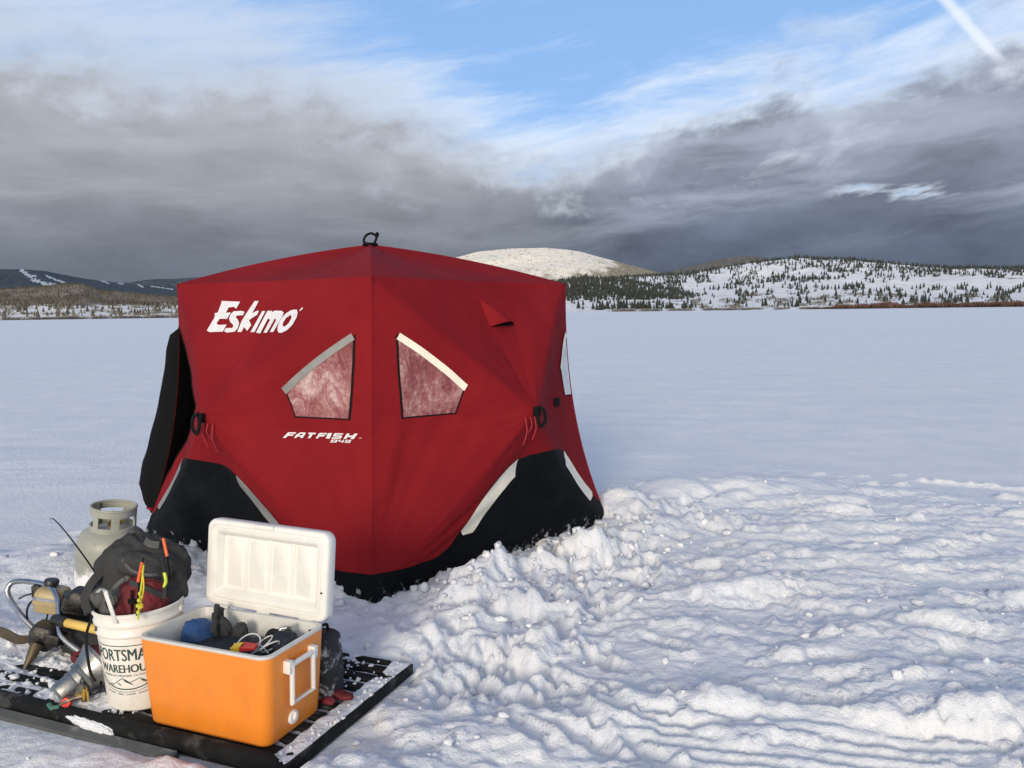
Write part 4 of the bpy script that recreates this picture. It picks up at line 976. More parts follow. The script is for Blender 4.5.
mb = MB(); mb.box((-L_ / 2 - .05, W_ - .012, .030), (L_ - .10, .03, .03)); mb.build('back_rim', M_BLACKPL, rack, bevel=.004)
for x in (-.55, -1.1):
    mb = MB(); mb.box((x, W_ / 2, .020), (.05, W_ - .06, .014)); mb.build('cross_bar', M_BLACKPL, rack, bevel=.003)
# snow driven between and over the slats
sx_, sy_ = np.meshgrid(np.linspace(-L_ + .01, .004, 300), np.linspace(.020, W_ - .002, 170))
n = fbm(sx_ * 9, sy_ * 9, 5, 4); n_b = fbm(sx_ * 2.2 + 9, sy_ * 3.2, 15, 3)
left = smooth(-sx_, .70, 1.05)
zz = .030 + .010 * n + .030 * left * (.55 + n_b) + .012 * np.maximum(fbm(sx_ * 26, sy_ * 26, 19, 3), 0) * (.3 + left)
rimm = smooth(sx_, -.105, -.085) * (1 - smooth(sx_, -.012, -.002)); zz = np.maximum(zz, (.0425 + .007 * n + .003) * rimm)
bk_ = smooth(sy_, W_ - .09, W_ - .02) * smooth(n_b, -.3, .1); zz = np.maximum(zz, (.050 + .012 * n) * bk_)
zz = np.where((sx_ > -.70) & (rimm < .5), np.minimum(zz, .0455 + .012 * np.maximum(n_b - .05, 0) * 2), zz)
sn = npmesh('packed_snow', np.stack([sx_, sy_, zz], -1), quads=grid_quads(170, 300)); so_ = link('packed_snow', sn, M_SNOWBIT, rack)
rs = np.random.default_rng(8); cp = []
for _ in range(420):
    x = -.75 - abs(rs.normal(0, .38)); y = rs.uniform(.04, W_ - .05)
    if x < -L_: continue
    cp.append((x, y, .046 + rs.uniform(0, .015), .004 + .016 * rs.random() ** 3))
for _ in range(90): cp.append((rs.uniform(-.55, -.1), rs.uniform(.45, W_), .048, .004 + .007 * rs.random() ** 2))
for _ in range(40): cp.append((rs.uniform(-.07, .0), rs.uniform(.0, W_), .046, .004 + .006 * rs.random()))
crumbs('snow_lumps', cp, None, rack, 6)['kind'] = 'stuff'
blob('stuck_snow', M_SNOWBIT, rack, (-.87, -.015, .035), (.11, .013, .020), (0, .10, 0), .22, 2.6, 51, 2.2, 5, .06)

# ------------------------------------------------------------------ orange cooler
CC = Vector((-1.050, 2.988, .0495))
cooler = thing('open_cooler', 'orange cooler with a white lid propped open standing on the slatted rack', 'cooler', tuple(CC), TH)
mb = MB()
def ring(w, d, r, z): return [(x, y, z) for x, y in rrect(w, d, r)]
mb.loft([ring(.50, .285, .03, .0), ring(.53, .305, .035, .004), ring(.545, .316, .04, .016), ring(.562, .328, .042, .12), ring(.590, .346, .044, .322), ring(.590, .346, .044, .3265)], cap1=False)
shell = mb.build('shell', M_ORANGE, cooler)
mb = MB(); mb.loft([ring(.591, .347, .044, .3265), ring(.593, .349, .044, .331), ring(.587, .343, .042, .336), ring(.560, .317, .034, .336), ring(.554, .311, .032, .330), ring(.515, .275, .03, .05)], cap0=False)
mb.build('inner_tub', M_GREYPL, cooler)
# lid, seen from its inner side
HG = Matrix.Translation((0, .172, .338)) @ Matrix.Rotation(R(-5.5), 4, 'X') @ Matrix.Rotation(R(1.2), 4, 'Y')
def lring(ins, y): return [(x, y, z + .172) for x, z in rrect(.582 - 2 * ins, .342 - 2 * ins, max(.038 - ins * .5, .010))]
mb = MB(); mb.M = HG
mb.loft([lring(.016, .060), lring(.006, .056), lring(.0, .046), lring(.0, .012), lring(.003, .004), lring(.009, .0), lring(.020, .0), lring(.024, .006), lring(.027, .006), lring(.031, .001), lring(.046, .001), lring(.050, .004), lring(.066, .030)], cap1=True)
lid = mb.build('lid', M_WHITEPL, cooler)
mb = MB(); mb.M = HG
for x in (-.112, .0, .112):
    mb.loft([[(x - .010, .031, z), (x - .004, .0235, z), (x + .004, .0235, z), (x + .010, .031, z)] for z in (.072, .280)])
for x0, x1 in ((-.205, -.126), (-.098, -.014), (.014, .098), (.126, .205)): mb.loft([[(x, .031, z) for x, z in ((x0, .078), (x1, .078), (x1, .274), (x0, .274))], [(x, .027, z) for x, z in ((x0 + .006, .084), (x1 - .006, .084), (x1 - .006, .268), (x0 + .006, .268))]], cap0=False)
mb.build('lid_ribs', M_WHITEPL, lid, bevel=.0015)
mb = MB(); mb.M = HG; mb.box((-.01, -.001, .334), (.095, .010, .016)); mb.build('lid_catch', M_WHITEPL, lid, bevel=.003)
mb = MB(); mb.M = HG; mb.lathe([(.0, .0), (.004, .0), (.004, .003)], 12, Matrix.Translation((.268, .0005, .115)) @ Matrix.Rotation(R(90), 4, 'X')); mb.build('screw', M_STRAP, lid)
mb = MB()
for x in (-.20, .0, .20): mb.tube([(x - .03, .178, .338), (x + .03, .178, .338)], .006, 10)
mb.build('hinge', M_GREYPL, cooler)
for sgn in (1, -1):
    F_ = Matrix.Translation((sgn * .284, 0, .165)) @ Matrix.Rotation(R(3.6) * sgn, 4, 'Y')
    mb = MB(); mb.M = F_
    mb.tube([(sgn * .022, -.062, .118), (sgn * .026, -.062, -.030), (sgn * .026, .060, -.030), (sgn * .022, .060, .118), ], .0095, 8)
    mb.tube([(sgn * .022, -.075, .112), (sgn * .022, .073, .112)], .0095, 8)
    hd = mb.build('handle', M_WHITEPL, cooler, bevel=0)
    for y in (-.072, .070):
        mb = MB(); mb.M = F_; mb.box((sgn * .012, y, .106), (.034, .024, .046)); mb.build('pivot', M_WHITEPL, hd, bevel=.004)
mb = MB(); mb.M = Matrix.Translation((.2765, -.022, .060)) @ Matrix.Rotation(R(90), 4, 'Y')
mb.lathe([(.0, -.005), (.026, -.005), (.026, .004), (.022, .008), (.010, .009), (.010, .016), (.0, .016)], 28); mb.box((-.010, 0, .012), (.022, .012, .012))
mb.build('drain_plug', M_WHITEPL, cooler, bevel=.001)
mb = MB(); mb.tube([(.245, .135, .318), (.258, .128, .30), (.262, .125, .285)], .006, 8); mb.build('lid_tether', M_BLACKPL, cooler)
def CO(x, y, z): return CC + Matrix.Rotation(TH, 4, 'Z') @ Vector((x, y, z))
# what lies in the cooler: every piece its own thing
def soft(name, label, cat, c, r, mat, rot=(0, 0, 0), **kw):
    t = thing(name, label, cat, tuple(c)); o = blob('body', mat, t, (0, 0, 0), r, rot, **kw); return t
def lone(o, label, cat, group=None): return tag(o, label, cat, group)
lone(blob('dry_bag', M_BLUE, None, CO(-.19, .05, .258), (.085, .065, .050), (0, .5, TH), .12, seed=3), 'blue cloth bag inside the cooler at its left end', 'bag')
lone(blob('spare_clothes', M_NAVY, None, CO(-.02, .01, .190), (.25, .130, .090), (0, 0, TH), .16, seed=5), 'navy bundle of clothing filling the bottom of the cooler', 'clothing')
gl = thing('black_gloves', 'pair of black gloves sticking up inside the cooler beside the blue bag', 'gloves', tuple(CO(-.085, .075, .262)), TH)
blob('glove', M_CHARC, gl, (-.025, .0, .02), (.036, .028, .060), (0, -.25, 0), .14, seed=8); blob('glove', M_CHARC, gl, (.04, .01, .005), (.032, .024, .070), (.2, .45, 0), .14, seed=9)
mb = MB()
for k, (dx, dy, dz) in enumerate(((0, 0, 0), (.0, .024, .022), (0, -.024, .018), (.0, .01, .034))):
    mb.tube(spline([(dx, dy, dz), (dx + .012, dy * 1.15, dz + .028 + .004 * k), (dx + .024, dy * 1.25, dz + .040 + .004 * k)], 4), [.012] * 8 + [.008], 8)
mb.tube(spline([(-.01, -.028, -.02), (.0, -.05, .005), (.01, -.058, .03)], 4), .012, 8)
mb.M = Matrix.Identity(4)
fing = mb.build('fingers', M_CHARC, gl); fing.location = (-.035, 0, .035); fing.rotation_euler = (0, -.45, .3)
mb = MB()
for k in range(3):
    cx, cy = .07 + .05 * k, .0 + .015 * (k % 2); rr_ = .048 - .006 * k
    mb.tube([(cx + rr_ * math.cos(a) , cy + rr_ * .8 * math.sin(a), .265 + .028 * math.sin(a * 1.0 + k) + .004 * k + .022) for a in np.linspace(0, 2 * math.pi, 28, endpoint=False)], .0028, 6, closed=True)
mb.tube(spline([(.02, -.06, .25), (.04, -.03, .28), (.06, -.01, .27), (.10, .02, .285), (.16, .0, .27)], 6), .0028, 6)
co_ = mb.build('cord_coil', M_CORD, None); co_.location = CC; co_.rotation_euler = (0, 0, TH); lone(co_, 'loose coils of thin white cord on top of the dark bundle in the cooler', 'cord')
pkt = thing('tackle_packet', 'small yellow and red tackle packet lying in the cooler below the white cord', 'packet', tuple(CO(.085, -.045, .300)), TH + .3)
mb = MB(); mb.loft([[(x, y, z * f) for x, y, z in ((-.040, -.022, -.006), (-.004, -.026, -.010), (-.004, .026, .008), (-.040, .020, .004))] for f in (1, -1)]); mb.build('yellow_half', M_LUREYEL, pkt, bevel=.002)
mb = MB(); mb.loft([[(x, y, z * f) for x, y, z in ((-.003, -.026, -.010), (.052, -.020, -.004), (.052, .016, .006), (-.003, .026, .008))] for f in (1, -1)]); mb.build('red_half', M_LURERED, pkt, bevel=.002)
lone(blob('headlamp_pouch', M_NAVY, None, CO(.190, .06, .285), (.055, .045, .040), (.2, .3, TH), .2, seed=12), 'small dark pouch in the right end of the cooler', 'pouch')
rl = thing('fishing_reel', 'dark fishing reel lying among white cord in the cooler', 'reel', tuple(CO(.135, .065, .300)), TH)
mb = MB(); mb.lathe([(.0, -.014), (.030, -.014), (.032, -.010), (.022, -.008), (.022, .008), (.032, .010), (.030, .014), (.0, .014)], 24, Matrix.Rotation(1.1, 4, 'X')); mb.build('spool', M_BLACKPL, rl)
mb = MB(); mb.tube([(0, .0, .0), (.02, .02, .03), (.045, .03, .034)], .005, 8); mb.lathe([(.0, -.008), (.009, -.006), (.009, .006), (0, .008)], 12, Matrix.Translation((.05, .03, .036))); mb.build('crank', M_ALU, rl)

# black snow dusted bag behind the cooler, dark red gloves on the slats
M_DUSTED = pmat('snow_dusted_black', (.016, .016, .018), .7, var=.3, bump=.004, bscale=50, dirt=(.70, .72, .76), dirt_amt=.75, dirt_scale=16)
bp_ = CO(.222, .255, .0)
bgt = thing('gear_bag', 'tall narrow black bag dusted with snow standing behind the right end of the cooler', 'bag', (bp_.x, bp_.y, .05), TH)
mb = MB(); mb.loft([[(x * f, y * f, z) for x, y in rrect(.10, .14, .03, 4)] for z, f in ((0, .9), (.012, 1), (.10, 1.04), (.20, 1.0), (.245, .9), (.262, .62))]); mb.build('body', M_DUSTED, bgt)
mb = MB(); mb.tube(spline([(.0, -.03, .25), (.0, -.02, .285), (0, .02, .285), (0, .03, .25)], 5), .006, 8); mb.build('carry_handle', M_STRAP, bgt)
mt = thing('dark_red_mitts', 'pair of dark red mitts lying on the slats at the right of the cooler', 'mitts', (-.705, 3.10, .055), TH - .2)
blob('mitt', M_MAROON, mt, (0, .02, .014), (.070, .024, .016), (0, 0, .1), .1, seed=4); blob('mitt', M_MAROON, mt, (-.03, -.035, .014), (.066, .022, .015), (0, 0, -.05), .1, seed=6)

# ------------------------------------------------------------------ bucket with printed label
BC = Vector((-1.465, 3.165, .052)); BH = .385
bucket = thing('white_bucket', 'white plastic bucket with dark green lettering standing on the rack left of the cooler', 'bucket', tuple(BC)); bucket.rotation_euler = (0, R(-1.5), 0)
def br(z): return .136 + .024 * z / BH
mb = MB(); mb.lathe([(.0, .004), (.120, .004), (.130, .0), (.136, .006), (br(.29), .29), (br(.29) + .006, .296), (br(.30) + .006, .303), (br(.31) + .002, .308), (br(.33), .33), (br(.335) + .007, .335), (br(.345) + .007, .343), (br(.35) + .003, .348), (br(.37) + .003, .370), (br(.37) + .008, .373), (br(.38) + .008, .383), (br(.38) + .003, .387), (br(.38) - .003, .383), (.150, .30), (.130, .02), (.0, .015)], 72)
mb.build('bucket_body', M_BUCKET, bucket)
def on_bucket(ang, z, lift=.0008):
    r = br(z) + lift; return (r * math.sin(ang), -r * math.cos(ang), z)
def text_tris(s, bold=.0):
    cu = bpy.data.curves.new('lettering', 'FONT'); cu.body = s; cu.align_x = 'CENTER'; cu.offset = bold; cu.size = 1.0; cu.resolution_u = 3
    o = bpy.data.objects.new('lettering', cu); COL.objects.link(o); dg = bpy.context.evaluated_depsgraph_get(); dg.update()
    me = bpy.data.meshes.new_from_object(o.evaluated_get(dg)); bpy.data.objects.remove(o); bpy.data.curves.remove(cu)
    return me
def wrap(me, zc, hgt, span, a0, arc=0.0, name='lettering', lift=.0008):
    bm = bmesh.new(); bm.from_mesh(me); xs = [v.co.x for v in bm.verts]; ys = [v.co.y for v in bm.verts]
    w = max(xs) - min(xs); xm = (max(xs) + min(xs)) / 2; y0 = min(ys); hh = max(ys) - y0
    bmesh.ops.triangulate(bm, faces=bm.faces)
    bmesh.ops.subdivide_edges(bm, edges=bm.edges, cuts=1)
    for v in bm.verts:
        t = (v.co.x - xm) / w; z = zc + (v.co.y - y0) / hh * hgt - arc * (2 * t) ** 2
        v.co = on_bucket(a0 + t * span, z, lift)
    bm.to_mesh(me); bm.free(); return link(name, me, M_INK, bucket)
A0 = R(-1)      # the label faces a little left of the camera
for i, q in enumerate((-.007, 0, .007)): wrap(text_tris("SPORTSMAN'S"), .205, .048, R(113), A0 + q, -.004, 'large_lettering', .0007 + .0003 * i)
for i, q in enumerate((-.008, 0, .008)): wrap(text_tris("WAREHOUSE"), .158, .032, R(88), A0 + q, -.003, 'second_lettering', .0007 + .0003 * i)
wrap(text_tris("AMERICA'S PREMIER OUTFITTER", .0), .142, .008, R(80), A0, -.003, 'small_lettering')
def band_print(mb, pts, w):
    for (a, z), (a2, z2) in zip(pts[:-1], pts[1:]):
        mb.add([on_bucket(a, z - w / 2), on_bucket(a2, z2 - w / 2), on_bucket(a2, z2 + w / 2), on_bucket(a, z + w / 2)], [(0, 1, 2, 3)])
mb = MB()
band_print(mb, [(A0 + R(d), .264) for d in np.linspace(-57, 57, 60)], .0035)
band_print(mb, [(A0 + R(d), .092 + .085 * abs(d / 60) ** 2.4) for d in np.linspace(-60, 60, 60)], .0045)
band_print(mb, [(A0 + R(d), .081 + .085 * abs(d / 62) ** 2.4) for d in np.linspace(-62, 62, 60)], .0018)
mb.build('label_border', M_INK, bucket, smooth_=False)
mb = MB()
ridge_ = [(-34, .104), (-27, .112), (-22, .110), (-15, .122), (-6, .136), (0, .128), (5, .119), (12, .126), (20, .134), (27, .122), (34, .110), (42, .104)]
band_print(mb, [(A0 + R(a), z) for a, z in ridge_], .003)
for a, z, s in ((-15, .119, 1), (-5, .132, 1.4), (3, .120, 1), (20, .130, 1.3), (27, .118, .8), (-26, .108, .7)):
    mb.add([on_bucket(A0 + R(a), z), on_bucket(A0 + R(a + 5 * s), z - .006 * s), on_bucket(A0 + R(a + 7 * s), z - .013 * s), on_bucket(A0 + R(a + 2 * s), z - .007 * s)], [(0, 1, 2, 3)])
mb.build('mountain_print', M_INK, bucket, smooth_=False)
wrap(text_tris("HUNT  FISH  CAMP  SHOOT", .0), .068, .007, R(70), A0, -.012, 'small_lettering')
mb = MB()
mb.tube(spline([(-.168, -.02, .35), (-.176, -.075, .28), (-.150, -.12, .17), (-.13, -.125, .12)], 8), .0055, 8)
mb.build('bail', M_BLACKPL, bucket)
mb = MB()
for sx__ in (-1, 1): mb.lathe([(.0, -.004), (.016, -.004), (.014, .008), (.006, .010), (0, .010)], 16, Matrix.Translation((sx__ * .162, 0, .352)) @ Matrix.Rotation(sx__ * R(90), 4, 'Y'))
mb.build('bail_ear', M_BUCKET, bucket)

# ------------------------------------------------------------------ backpack in the bucket
PC = Vector((-1.480, 3.19, .43))
pack = thing('backpack', 'charcoal grey backpack with a maroon pocket stuffed upright into the white bucket', 'backpack', tuple(PC)); pack.scale = (.92, .92, .94)
blob('body', M_CHARC, pack, (.0, .03, .075), (.185, .105, .195), (0, .20, .10), .10, 2.0, 21, 2.6, 5, .03)
blob('side_lobe', M_CHARC, pack, (.100, .0, .06), (.066, .085, .140), (0, -.10, 0), .08, 2.2, 23, 2.4, 4)
blob('side_lobe', M_GREYCL, pack, (-.145, -.06, .035), (.062, .055, .050), (0, .3, 0), .14, 2.2, 25, 2.3, 4)
pkx = blob('front_pocket', M_MAROON, pack, (.050, -.090, .030), (.098, .040, .100), (-.25, .05, .1), .10, 2.4, 27, 2.8, 5)
blob('pocket_trim', M_GREYCL, pack, (-.065, -.095, .025), (.028, .034, .125), (-.2, .55, .1), .10, 2.4, 29, 2.6, 4)
blob('top_flap', M_CHARC, pack, (.055, -.050, .165), (.115, .060, .055), (-.3, .20, .1), .10, 2.4, 31, 2.6, 4)
mb = MB()
def band(pts, w, th=.004):
    pts = spline(pts, 8); loops = []
    for i, p in enumerate(pts):
        t = (pts[min(i + 1, len(pts) - 1)] - pts[max(i - 1, 0)]).normalized(); s = t.cross(Vector((0, -1, .25))).normalized(); n_ = s.cross(t)
        loops.append([p + s * w / 2 + n_ * th, p - s * w / 2 + n_ * th, p - s * w / 2 - n_ * th, p + s * w / 2 - n_ * th])
    mb.loft(loops)
band([(.045, -.02, .262), (.075, -.045, .255), (.115, -.05, .250)], .028)
mb.build('top_strap', M_GREYCL, pack)
mb = MB(); band([(-.07, -.02, .20), (-.14, -.075, .13), (-.17, -.10, .08), (-.175, -.115, .04), (-.15, -.14, .0)], .036); mb.build('shoulder_strap', M_CHARC, pack)
mb = MB(); band([(-.12, -.11, -.01), (-.075, -.135, .06), (-.03, -.150, .11), (.005, -.145, .14)], .014, .003); mb.build('zip_trim', M_GREYCL, pack)
mb = MB(); band([(-.085, -.140, .04), (-.058, -.146, .078), (-.040, -.148, .045), (-.070, -.142, .010), (-.085, -.140, .04)], .010, .003); mb.build('side_loop', M_GREYCL, pack)
mb = MB(); band([(.015, -.118, .118), (.075, -.122, .095), (.14, -.10, .055)], .022, .003); mb.build('pocket_band', M_CHARC, pack)
for pts_, w_, mt_ in (([(-.02, -.10, .205), (.03, -.118, .165), (.10, -.115, .145), (.155, -.07, .14)], .012, M_GREYCL), ([(.13, -.075, .20), (.15, -.095, .12), (.145, -.10, .04)], .016, M_CHARC), ([(.03, -.135, .09), (.028, -.14, .03), (.03, -.135, -.02)], .008, M_STRAP)):
    mb = MB(); band(pts_, w_, .0035); mb.build('webbing', mt_, pack)
mb = MB(); mb.box((.03, -.142, .045), (.030, .010, .020)); mb.build('buckle', M_STRAP, pack, bevel=.003)
# bent grey bracket hooked over the rim
mb = MB(); mb.loft([[(x + a, y + b_, z) for a, b_ in ((-.008, -.004), (.008, -.004), (.008, .004), (-.008, .004))] for x, y, z in ((-1.575, 3.05, .512), (-1.552, 3.035, .532), (-1.528, 3.018, .530), (-1.518, 3.008, .510), (-1.490, 2.998, .43), (-1.486, 2.998, .41))])
lone(mb.build('metal_hook', M_GREYPL, None, bevel=.002), 'bent pale grey metal hook over the left side of the bucket rim', 'hook')
# rods and floats standing in the bag
def rod(name, label, cat, pts, rad, mat, grip=None):
    t = thing(name, label, cat, pts[0]); q = [Vector(p) - Vector(pts[0]) for p in pts]; sp_ = spline(q, 8)
    k = len(sp_); mb = MB(); mb.tube(sp_, [rad[0] + (rad[1] - rad[0]) * i / (k - 1) for i in range(k)], 8); mb.build('shaft', mat, t)
    if grip: grip(t)
    return t
def tipguide(t):
    mb = MB()
    for f in ((-.36, .35, .195), (-.24, .28, .165), (-.12, .17, .10)):
        mb.tube([(f[0] * 1.0 + .007 * math.cos(a), f[1] , f[2] + .007 + .006 * math.sin(a)) for a in np.linspace(0, 6.28, 12, endpoint=False)], .0012, 5, closed=True)
    mb.build('line_guide', M_STRAP, t)
rod('ice_fishing_rod', 'thin dark fishing rod leaning out of the bucket to the left with a bent tip', 'fishing rod', [(-1.575, 3.16, .40), (-1.669, 3.25, .500), (-1.826, 3.40, .585), (-1.944, 3.5, .648), (-2.005, 3.55, .672), (-2.03, 3.565, .670)], (.0042, .0016), M_STRAP)
def orange_tip(c0, c1):
    def f(t):
        o = Vector(t.location); mb = MB(); mb.tube([Vector(c0) - o, Vector(c1) - o], .0058, 10); mb.build('orange_sleeve', M_ORANGEROD, t)
    return f
rod('short_rod', 'short rod with an orange sleeve standing right beside the lime green rod', 'fishing rod', [(-1.405, 2.995, .44), (-1.392, 3.005, .58), (-1.376, 3.01, .655)], (.004, .003), M_STRAP, orange_tip((-1.396, 3.0, .568), (-1.381, 3.008, .640)))
rod('short_rod', 'short rod with an orange sleeve sticking highest out of the backpack top', 'fishing rod', [(-1.290, 3.03, .56), (-1.304, 3.05, .64), (-1.326, 3.07, .740)], (.004, .003), M_STRAP, orange_tip((-1.303, 3.045, .650), (-1.320, 3.058, .716)))
def lime_bits(t):
    mb = MB()
    for z, r_ in ((.03, .007), (.055, .010), (.075, .007), (.10, .005)): mb.lathe([(0, -.010), (r_, -.004), (r_, .004), (0, .010)], 12, Matrix.Translation((.003 + z * .12, -.007, z)))
    mb.build('float', M_LIME, t)
rod('lime_rod', 'lime green rod with beads standing in the middle of the backpack', 'fishing rod', [(-1.398, 2.985, .43), (-1.386, 2.99, .52), (-1.372, 3.0, .632)], (.0045, .003), M_LIME, lime_bits)
mb = MB(); mb.tube(spline([(-1.298, 3.0, .602), (-1.292, 2.996, .585), (-1.292, 2.995, .565), (-1.30, 2.99, .548)], 5), [.003] + [.006] * 12 + [.005, .004, .002], 10)
lone(mb.build('lime_lure', M_LIME, None), 'small lime green lure hanging on the maroon pocket', 'lure')
mb = MB(); mb.tube(spline([(-1.378, 3.0, .612), (-1.372, 2.99, .55), (-1.384, 2.985, .49)], 5), .0028, 6); mb.lathe([(0, -.014), (.009, -.006), (.009, .006), (0, .014)], 12, Matrix.Translation((-1.383, 2.982, .482)))
lone(mb.build('yellow_jig', M_LUREYEL, None), 'yellow jig dangling beside the lime rod over the bucket', 'lure')

# ------------------------------------------------------------------ propane tank in the snow behind
TK = Vector((-2.27, 4.52, -.02))
tank = thing('propane_tank', 'dull grey green propane tank standing in the snow behind the backpack', 'gas tank', tuple(TK)); tank.rotation_euler = (R(2), R(7), 0); tank.scale = (1.16, 1.16, 1.08)
mb = MB(); mb.lathe([(.0, .02), (.07, .02), (.11, .035), (.140, .065), (.152, .10), (.155, .13), (.155, .225), (.158, .228), (.158, .236), (.155, .239), (.155, .29), (.150, .325), (.135, .352), (.105, .374), (.06, .386), (.0, .390)], 56); body_ = mb.build('tank_body', M_TANK, tank)
mb = MB(); mb.lathe([(.105, .0), (.112, .0), (.112, .045), (.105, .045), (.105, .0)], 40); mb.build('foot_ring', M_TANK, tank)
mb = MB()
def arc_strip(a0, a1, z0, z1, r=.098, th=.004, n=24):
    mb.loft([[((r + q * th) * math.cos(a), (r + q * th) * math.sin(a), z) for q, z in ((-1, z0), (1, z0), (1, z1), (-1, z1))] for a in np.linspace(R(a0), R(a1), n)])
arc_strip(-208, 152, .455, .490, n=48); arc_strip(-208, 152, .368, .400, n=48)
for a0, a1 in ((-208, -186), (-122, -104), (-70, -50), (0, 18), (70, 88)): arc_strip(a0, a1, .399, .456, n=5)
mb.tube([(.098 * math.cos(a), .098 * math.sin(a), .490) for a in np.linspace(R(-208), R(152), 48, endpoint=False)], .007, 8, closed=True)
mb.build('collar', M_TANK, tank)
mb = MB(); mb.lathe([(.0, .38), (.022, .38), (.022, .41), (.014, .415), (.014, .44), (.024, .442), (.026, .458), (.0, .462)], 16); mb.tube([(0, 0, .42), (.05, -.02, .42)], .012, 10); mb.build('valve', M_BRASS, tank)

# ------------------------------------------------------------------ power ice auger lying on the rack
AG = Vector((-2.06, 3.60, .06))
auger = thing('ice_auger', 'power ice auger with chrome handlebar and cream fuel tank lying on the rack', 'ice auger', tuple(AG))
def AL(p): return Vector(p) - AG
mb = MB(); mb.tube(spline([AL(p) for p in [(-2.105, 3.60, .10), (-2.137, 3.62, .125), (-2.231, 3.66, .190), (-2.325, 3.72, .258), (-2.344, 3.74, .304), (-2.311, 3.75, .331), (-2.201, 3.72, .335), (-2.115, 3.68, .326), (-2.050, 3.62, .292), (-2.015, 3.56, .225), (-1.975, 3.50, .168), (-1.877, 3.46, .112), (-1.80, 3.44, .075)]], 8), .0125, 12); mb.build('handlebar', M_CHROME, auger)
mb = MB(); mb.M = Matrix.Translation(AL((-2.115, 3.70, .262))) @ Matrix.Rotation(.16, 4, 'Y')
mb.loft([[(x * f, y * f, z) for x, y in rrect(.150, .115, .035, 5)] for z, f in ((-.055, .75), (-.048, .92), (-.012, 1.0), (-.010, 1.04), (.004, 1.04), (.006, 1.0), (.030, .97), (.052, .80), (.058, .60))]); ft = mb.build('fuel_tank', M_CREAM, auger)
mb = MB(); mb.M = Matrix.Translation(AL((-2.118, 3.70, .262))) @ Matrix.Rotation(.16, 4, 'Y'); mb.lathe([(.020, .050), (.022, .066), (.030, .067), (.032, .085), (.028, .092), (.0, .094)], 20, Matrix.Translation((-.012, 0, 0))); mb.build('fuel_cap', M_ENGINE, ft)
mb = MB(); mb.M = Matrix.Translation(AL((-2.115, 3.70, .262))) @ Matrix.Rotation(.16, 4, 'Y'); mb.loft([[(x * f, y * f, z) for x, y in rrect(.152, .117, .035, 5)] for z, f in ((.008, 1.01), (.022, 1.01))], cap0=False, cap1=False); mb.build('tank_strap', M_ALU, ft)
mb = MB()
mb.M = Matrix.Translation(AL((-2.00, 3.66, .215))) @ Matrix.Rotation(.5, 4, 'Z') @ Matrix.Rotation(.35, 4, 'Y'); mb.box((0, 0, 0), (.13, .13, .15))
for k in range(5): mb.box((.0, -.072, -.055 + k * .024), (.11, .02, .009))
mb.lathe([(.0, .0), (.062, .0), (.066, .015), (.05, .03), (.0, .034)], 24, Matrix.Translation((.06, -.01, .02)) @ Matrix.Rotation(R(90), 4, 'Y'))
mb.build('engine', M_ENGINE, auger, bevel=.006)
mb = MB(); mb.M = Matrix.Translation(AL((-1.955, 3.64, .290))) @ Matrix.Rotation(.4, 4, 'Y'); mb.loft([[(x * f, y * f, z) for x, y in rrect(.10, .10, .03, 4)] for z, f in ((-.05, .9), (-.02, 1), (.015, 1), (.035, .75))]); mb.build('air_cleaner', M_ENGINE, auger, bevel=.003)
mb = MB(); mb.M = Matrix.Translation(AL((-2.085, 3.57, .145))) @ Matrix.Rotation(.3, 4, 'Y')
mb.loft([[(x * f, y * f, z) for x, y in rrect(.115, .11, .025, 4)] for z, f in ((-.06, .65), (-.03, .95), (.02, 1.0), (.05, .8))]); mb.box((.05, -.03, .01), (.07, .05, .05)); mb.build('gearbox', M_ENGINE, auger, bevel=.005)
mb = MB(); mb.tube([AL((-2.03, 3.553, .222)), AL((-1.95, 3.508, .222))], .024, 14); mb.build('collar_grip', M_ENGINE, auger)
mb = MB(); mb.tube([AL((-1.985, 3.527, .221)), AL((-1.75, 3.40, .228))], .0195, 14); mb.build('shaft', M_YELLOW, auger)
mb = MB(); mb.box(AL((-2.19, 3.705, .300)), (.035, .03, .055)); mb.tube(spline([AL((-2.205, 3.70, .29)), AL((-2.235, 3.69, .285)), AL((-2.262, 3.68, .272))], 4), .005, 6); mb.build('throttle', M_ENGINE, auger, bevel=.004)
mb = MB(); mb.tube([AL((-2.168, 3.66, .215)) + Vector((.048 * math.cos(a), .01 * math.sin(a), .060 * math.sin(a))) for a in np.linspace(0, 2 * math.pi, 30, endpoint=False)], .0042, 7, closed=True); mb.build('throttle_cable', M_STRAP, auger)
def blade(name, pts, w, tw):
    mb = MB(); sp_ = spline([AL(p) for p in pts], 6); k = len(sp_); loops = []
    for i, p in enumerate(sp_):
        f = i / (k - 1); t = (sp_[min(i + 1, k - 1)] - sp_[max(i - 1, 0)]).normalized(); s = Matrix.Rotation(tw[0] + (tw[1] - tw[0]) * f, 3, t) @ t.orthogonal().normalized(); n_ = s.cross(t)
        ww = w * (math.sin(math.pi * min(.12 + f * .80, 1)) ** .7)
        loops.append([p + s * ww + n_ * .004, p - s * ww + n_ * .004, p - s * ww - n_ * .004, p + s * ww - n_ * .004])
    mb.loft(loops); return mb.build(name, M_BLADE, auger, bevel=.001)
blade('auger_blade', [(-2.36, 3.63, .155), (-2.28, 3.60, .140), (-2.20, 3.57, .125), (-2.12, 3.56, .14)], .026, (.6, 1.4))
mb = MB(); mb.tube([AL((-2.085, 3.50, .130)), AL((-2.092, 3.47, .092)), AL((-2.108, 3.435, .045))], [.026, .022, .007], 10); mb.build('drill_point', M_BLADE, auger)
lone(blob('black_tarp', M_CHARC, None, (-1.90, 3.62, .10), (.14, .10, .065), (0, 0, -.3), .18, 2.2, 33), 'crumpled black cloth under the auger engine on the rack', 'cloth')
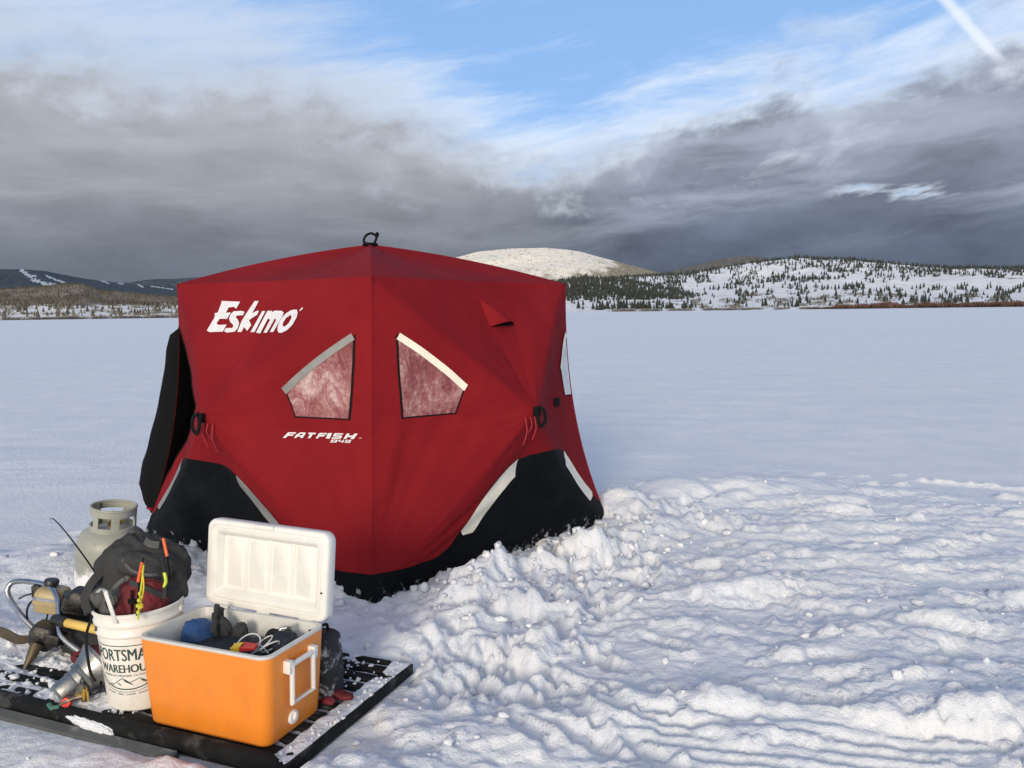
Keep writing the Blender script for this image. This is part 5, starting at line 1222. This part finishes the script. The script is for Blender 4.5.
lone(blob('red_cloth', M_MAROON, None, (-1.80, 3.46, .085), (.12, .07, .040), (0, 0, -.3), .16, 2.2, 35), 'dark red cloth crumpled on the rack behind the gas heater', 'cloth')

# ------------------------------------------------------------------ gas heater on its side
p0, p1 = Vector((-1.772, 3.10, .090)), Vector((-1.672, 3.215, .155)); ax = (p1 - p0).normalized()
heater = thing('gas_heater', 'small round silver gas heater lying on its side on the rack beside the bucket', 'heater', tuple(p0)); heater.scale = (1.12, 1.12, 1.12)
mb = MB(); mb.M = towards(ax)
mb.lathe([(.0, -.004), (.038, -.004), (.041, .0), (.043, .046), (.048, .048), (.048, .054), (.045, .056), (.050, .074), (.058, .078), (.058, .090), (.056, .092), (.086, .142), (.092, .144), (.093, .152), (.088, .154), (.074, .132), (.03, .105), (.0, .100)], 48); hb = mb.build('reflector', pmat('dull_heater_steel', (.34, .345, .35), .42, 1.0, var=.18, vscale=14, bump=.001, bscale=120, dirt=(.12, .11, .10), dirt_amt=.5, dirt_scale=15), heater)
mb = MB(); mb.M = towards(ax)
for a in (R(200), R(300), R(60)): mb.lathe([(0, 0), (.007, 0), (.007, .002), (0, .003)], 12, Matrix.Rotation(a, 4, 'Z') @ Matrix.Translation((.072, 0, .112)) @ Matrix.Rotation(R(58), 4, 'Y'))
mb.build('rivet', M_STRAP, hb)
mb = MB(); mb.M = Matrix.Translation(Vector((.105, -.030, .012))); mb.lathe([(0, -.02), (.012, -.02), (.012, .012), (.009, .014), (.009, .024), (0, .025)], 14); mb.lathe([(.0, 0), (.010, 0), (.010, .03), (0, .03)], 6, Matrix.Rotation(R(-90), 4, 'Y')); mb.build('brass_valve', M_BRASS, heater)
mb = MB(); mb.tube(spline([(.03, -.045, -.012), (.055, -.045, .0), (.078, -.035, .006), (.1, -.03, .008)], 5), .010, 10); mb.build('valve_stem', pmat('dark_steel', (.16, .13, .10), .4, .8), heater)
mb = MB(); mb.lathe([(0, -.010), (.016, -.010), (.018, .0), (.016, .012), (0, .012)], 10, Matrix.Translation((.050, -.042, -.006)) @ Matrix.Rotation(R(80), 4, 'X')); mb.build('red_knob', M_LURERED, heater, bevel=.001)
mb = MB(); mb.tube(spline([(-.02, -.03, -.02), (.0, -.045, -.026), (.03, -.05, -.02)], 4), .009, 8); mb.build('green_hose', pmat('green_hose', (.05, .14, .11), .5), heater)
mb = MB(); mb.lathe([(.0, .0), (.022, .0), (.026, .01), (.022, .02), (0, .022)], 20, Matrix.Translation((.085, .005, .012)) @ Matrix.Rotation(R(70), 4, 'X')); mb.tube(spline([(.085, -.02, .05), (.10, -.03, .075), (.105, -.03, .03)], 5), .0022, 6); mb.build('thermocouple', M_ENGINE, heater)
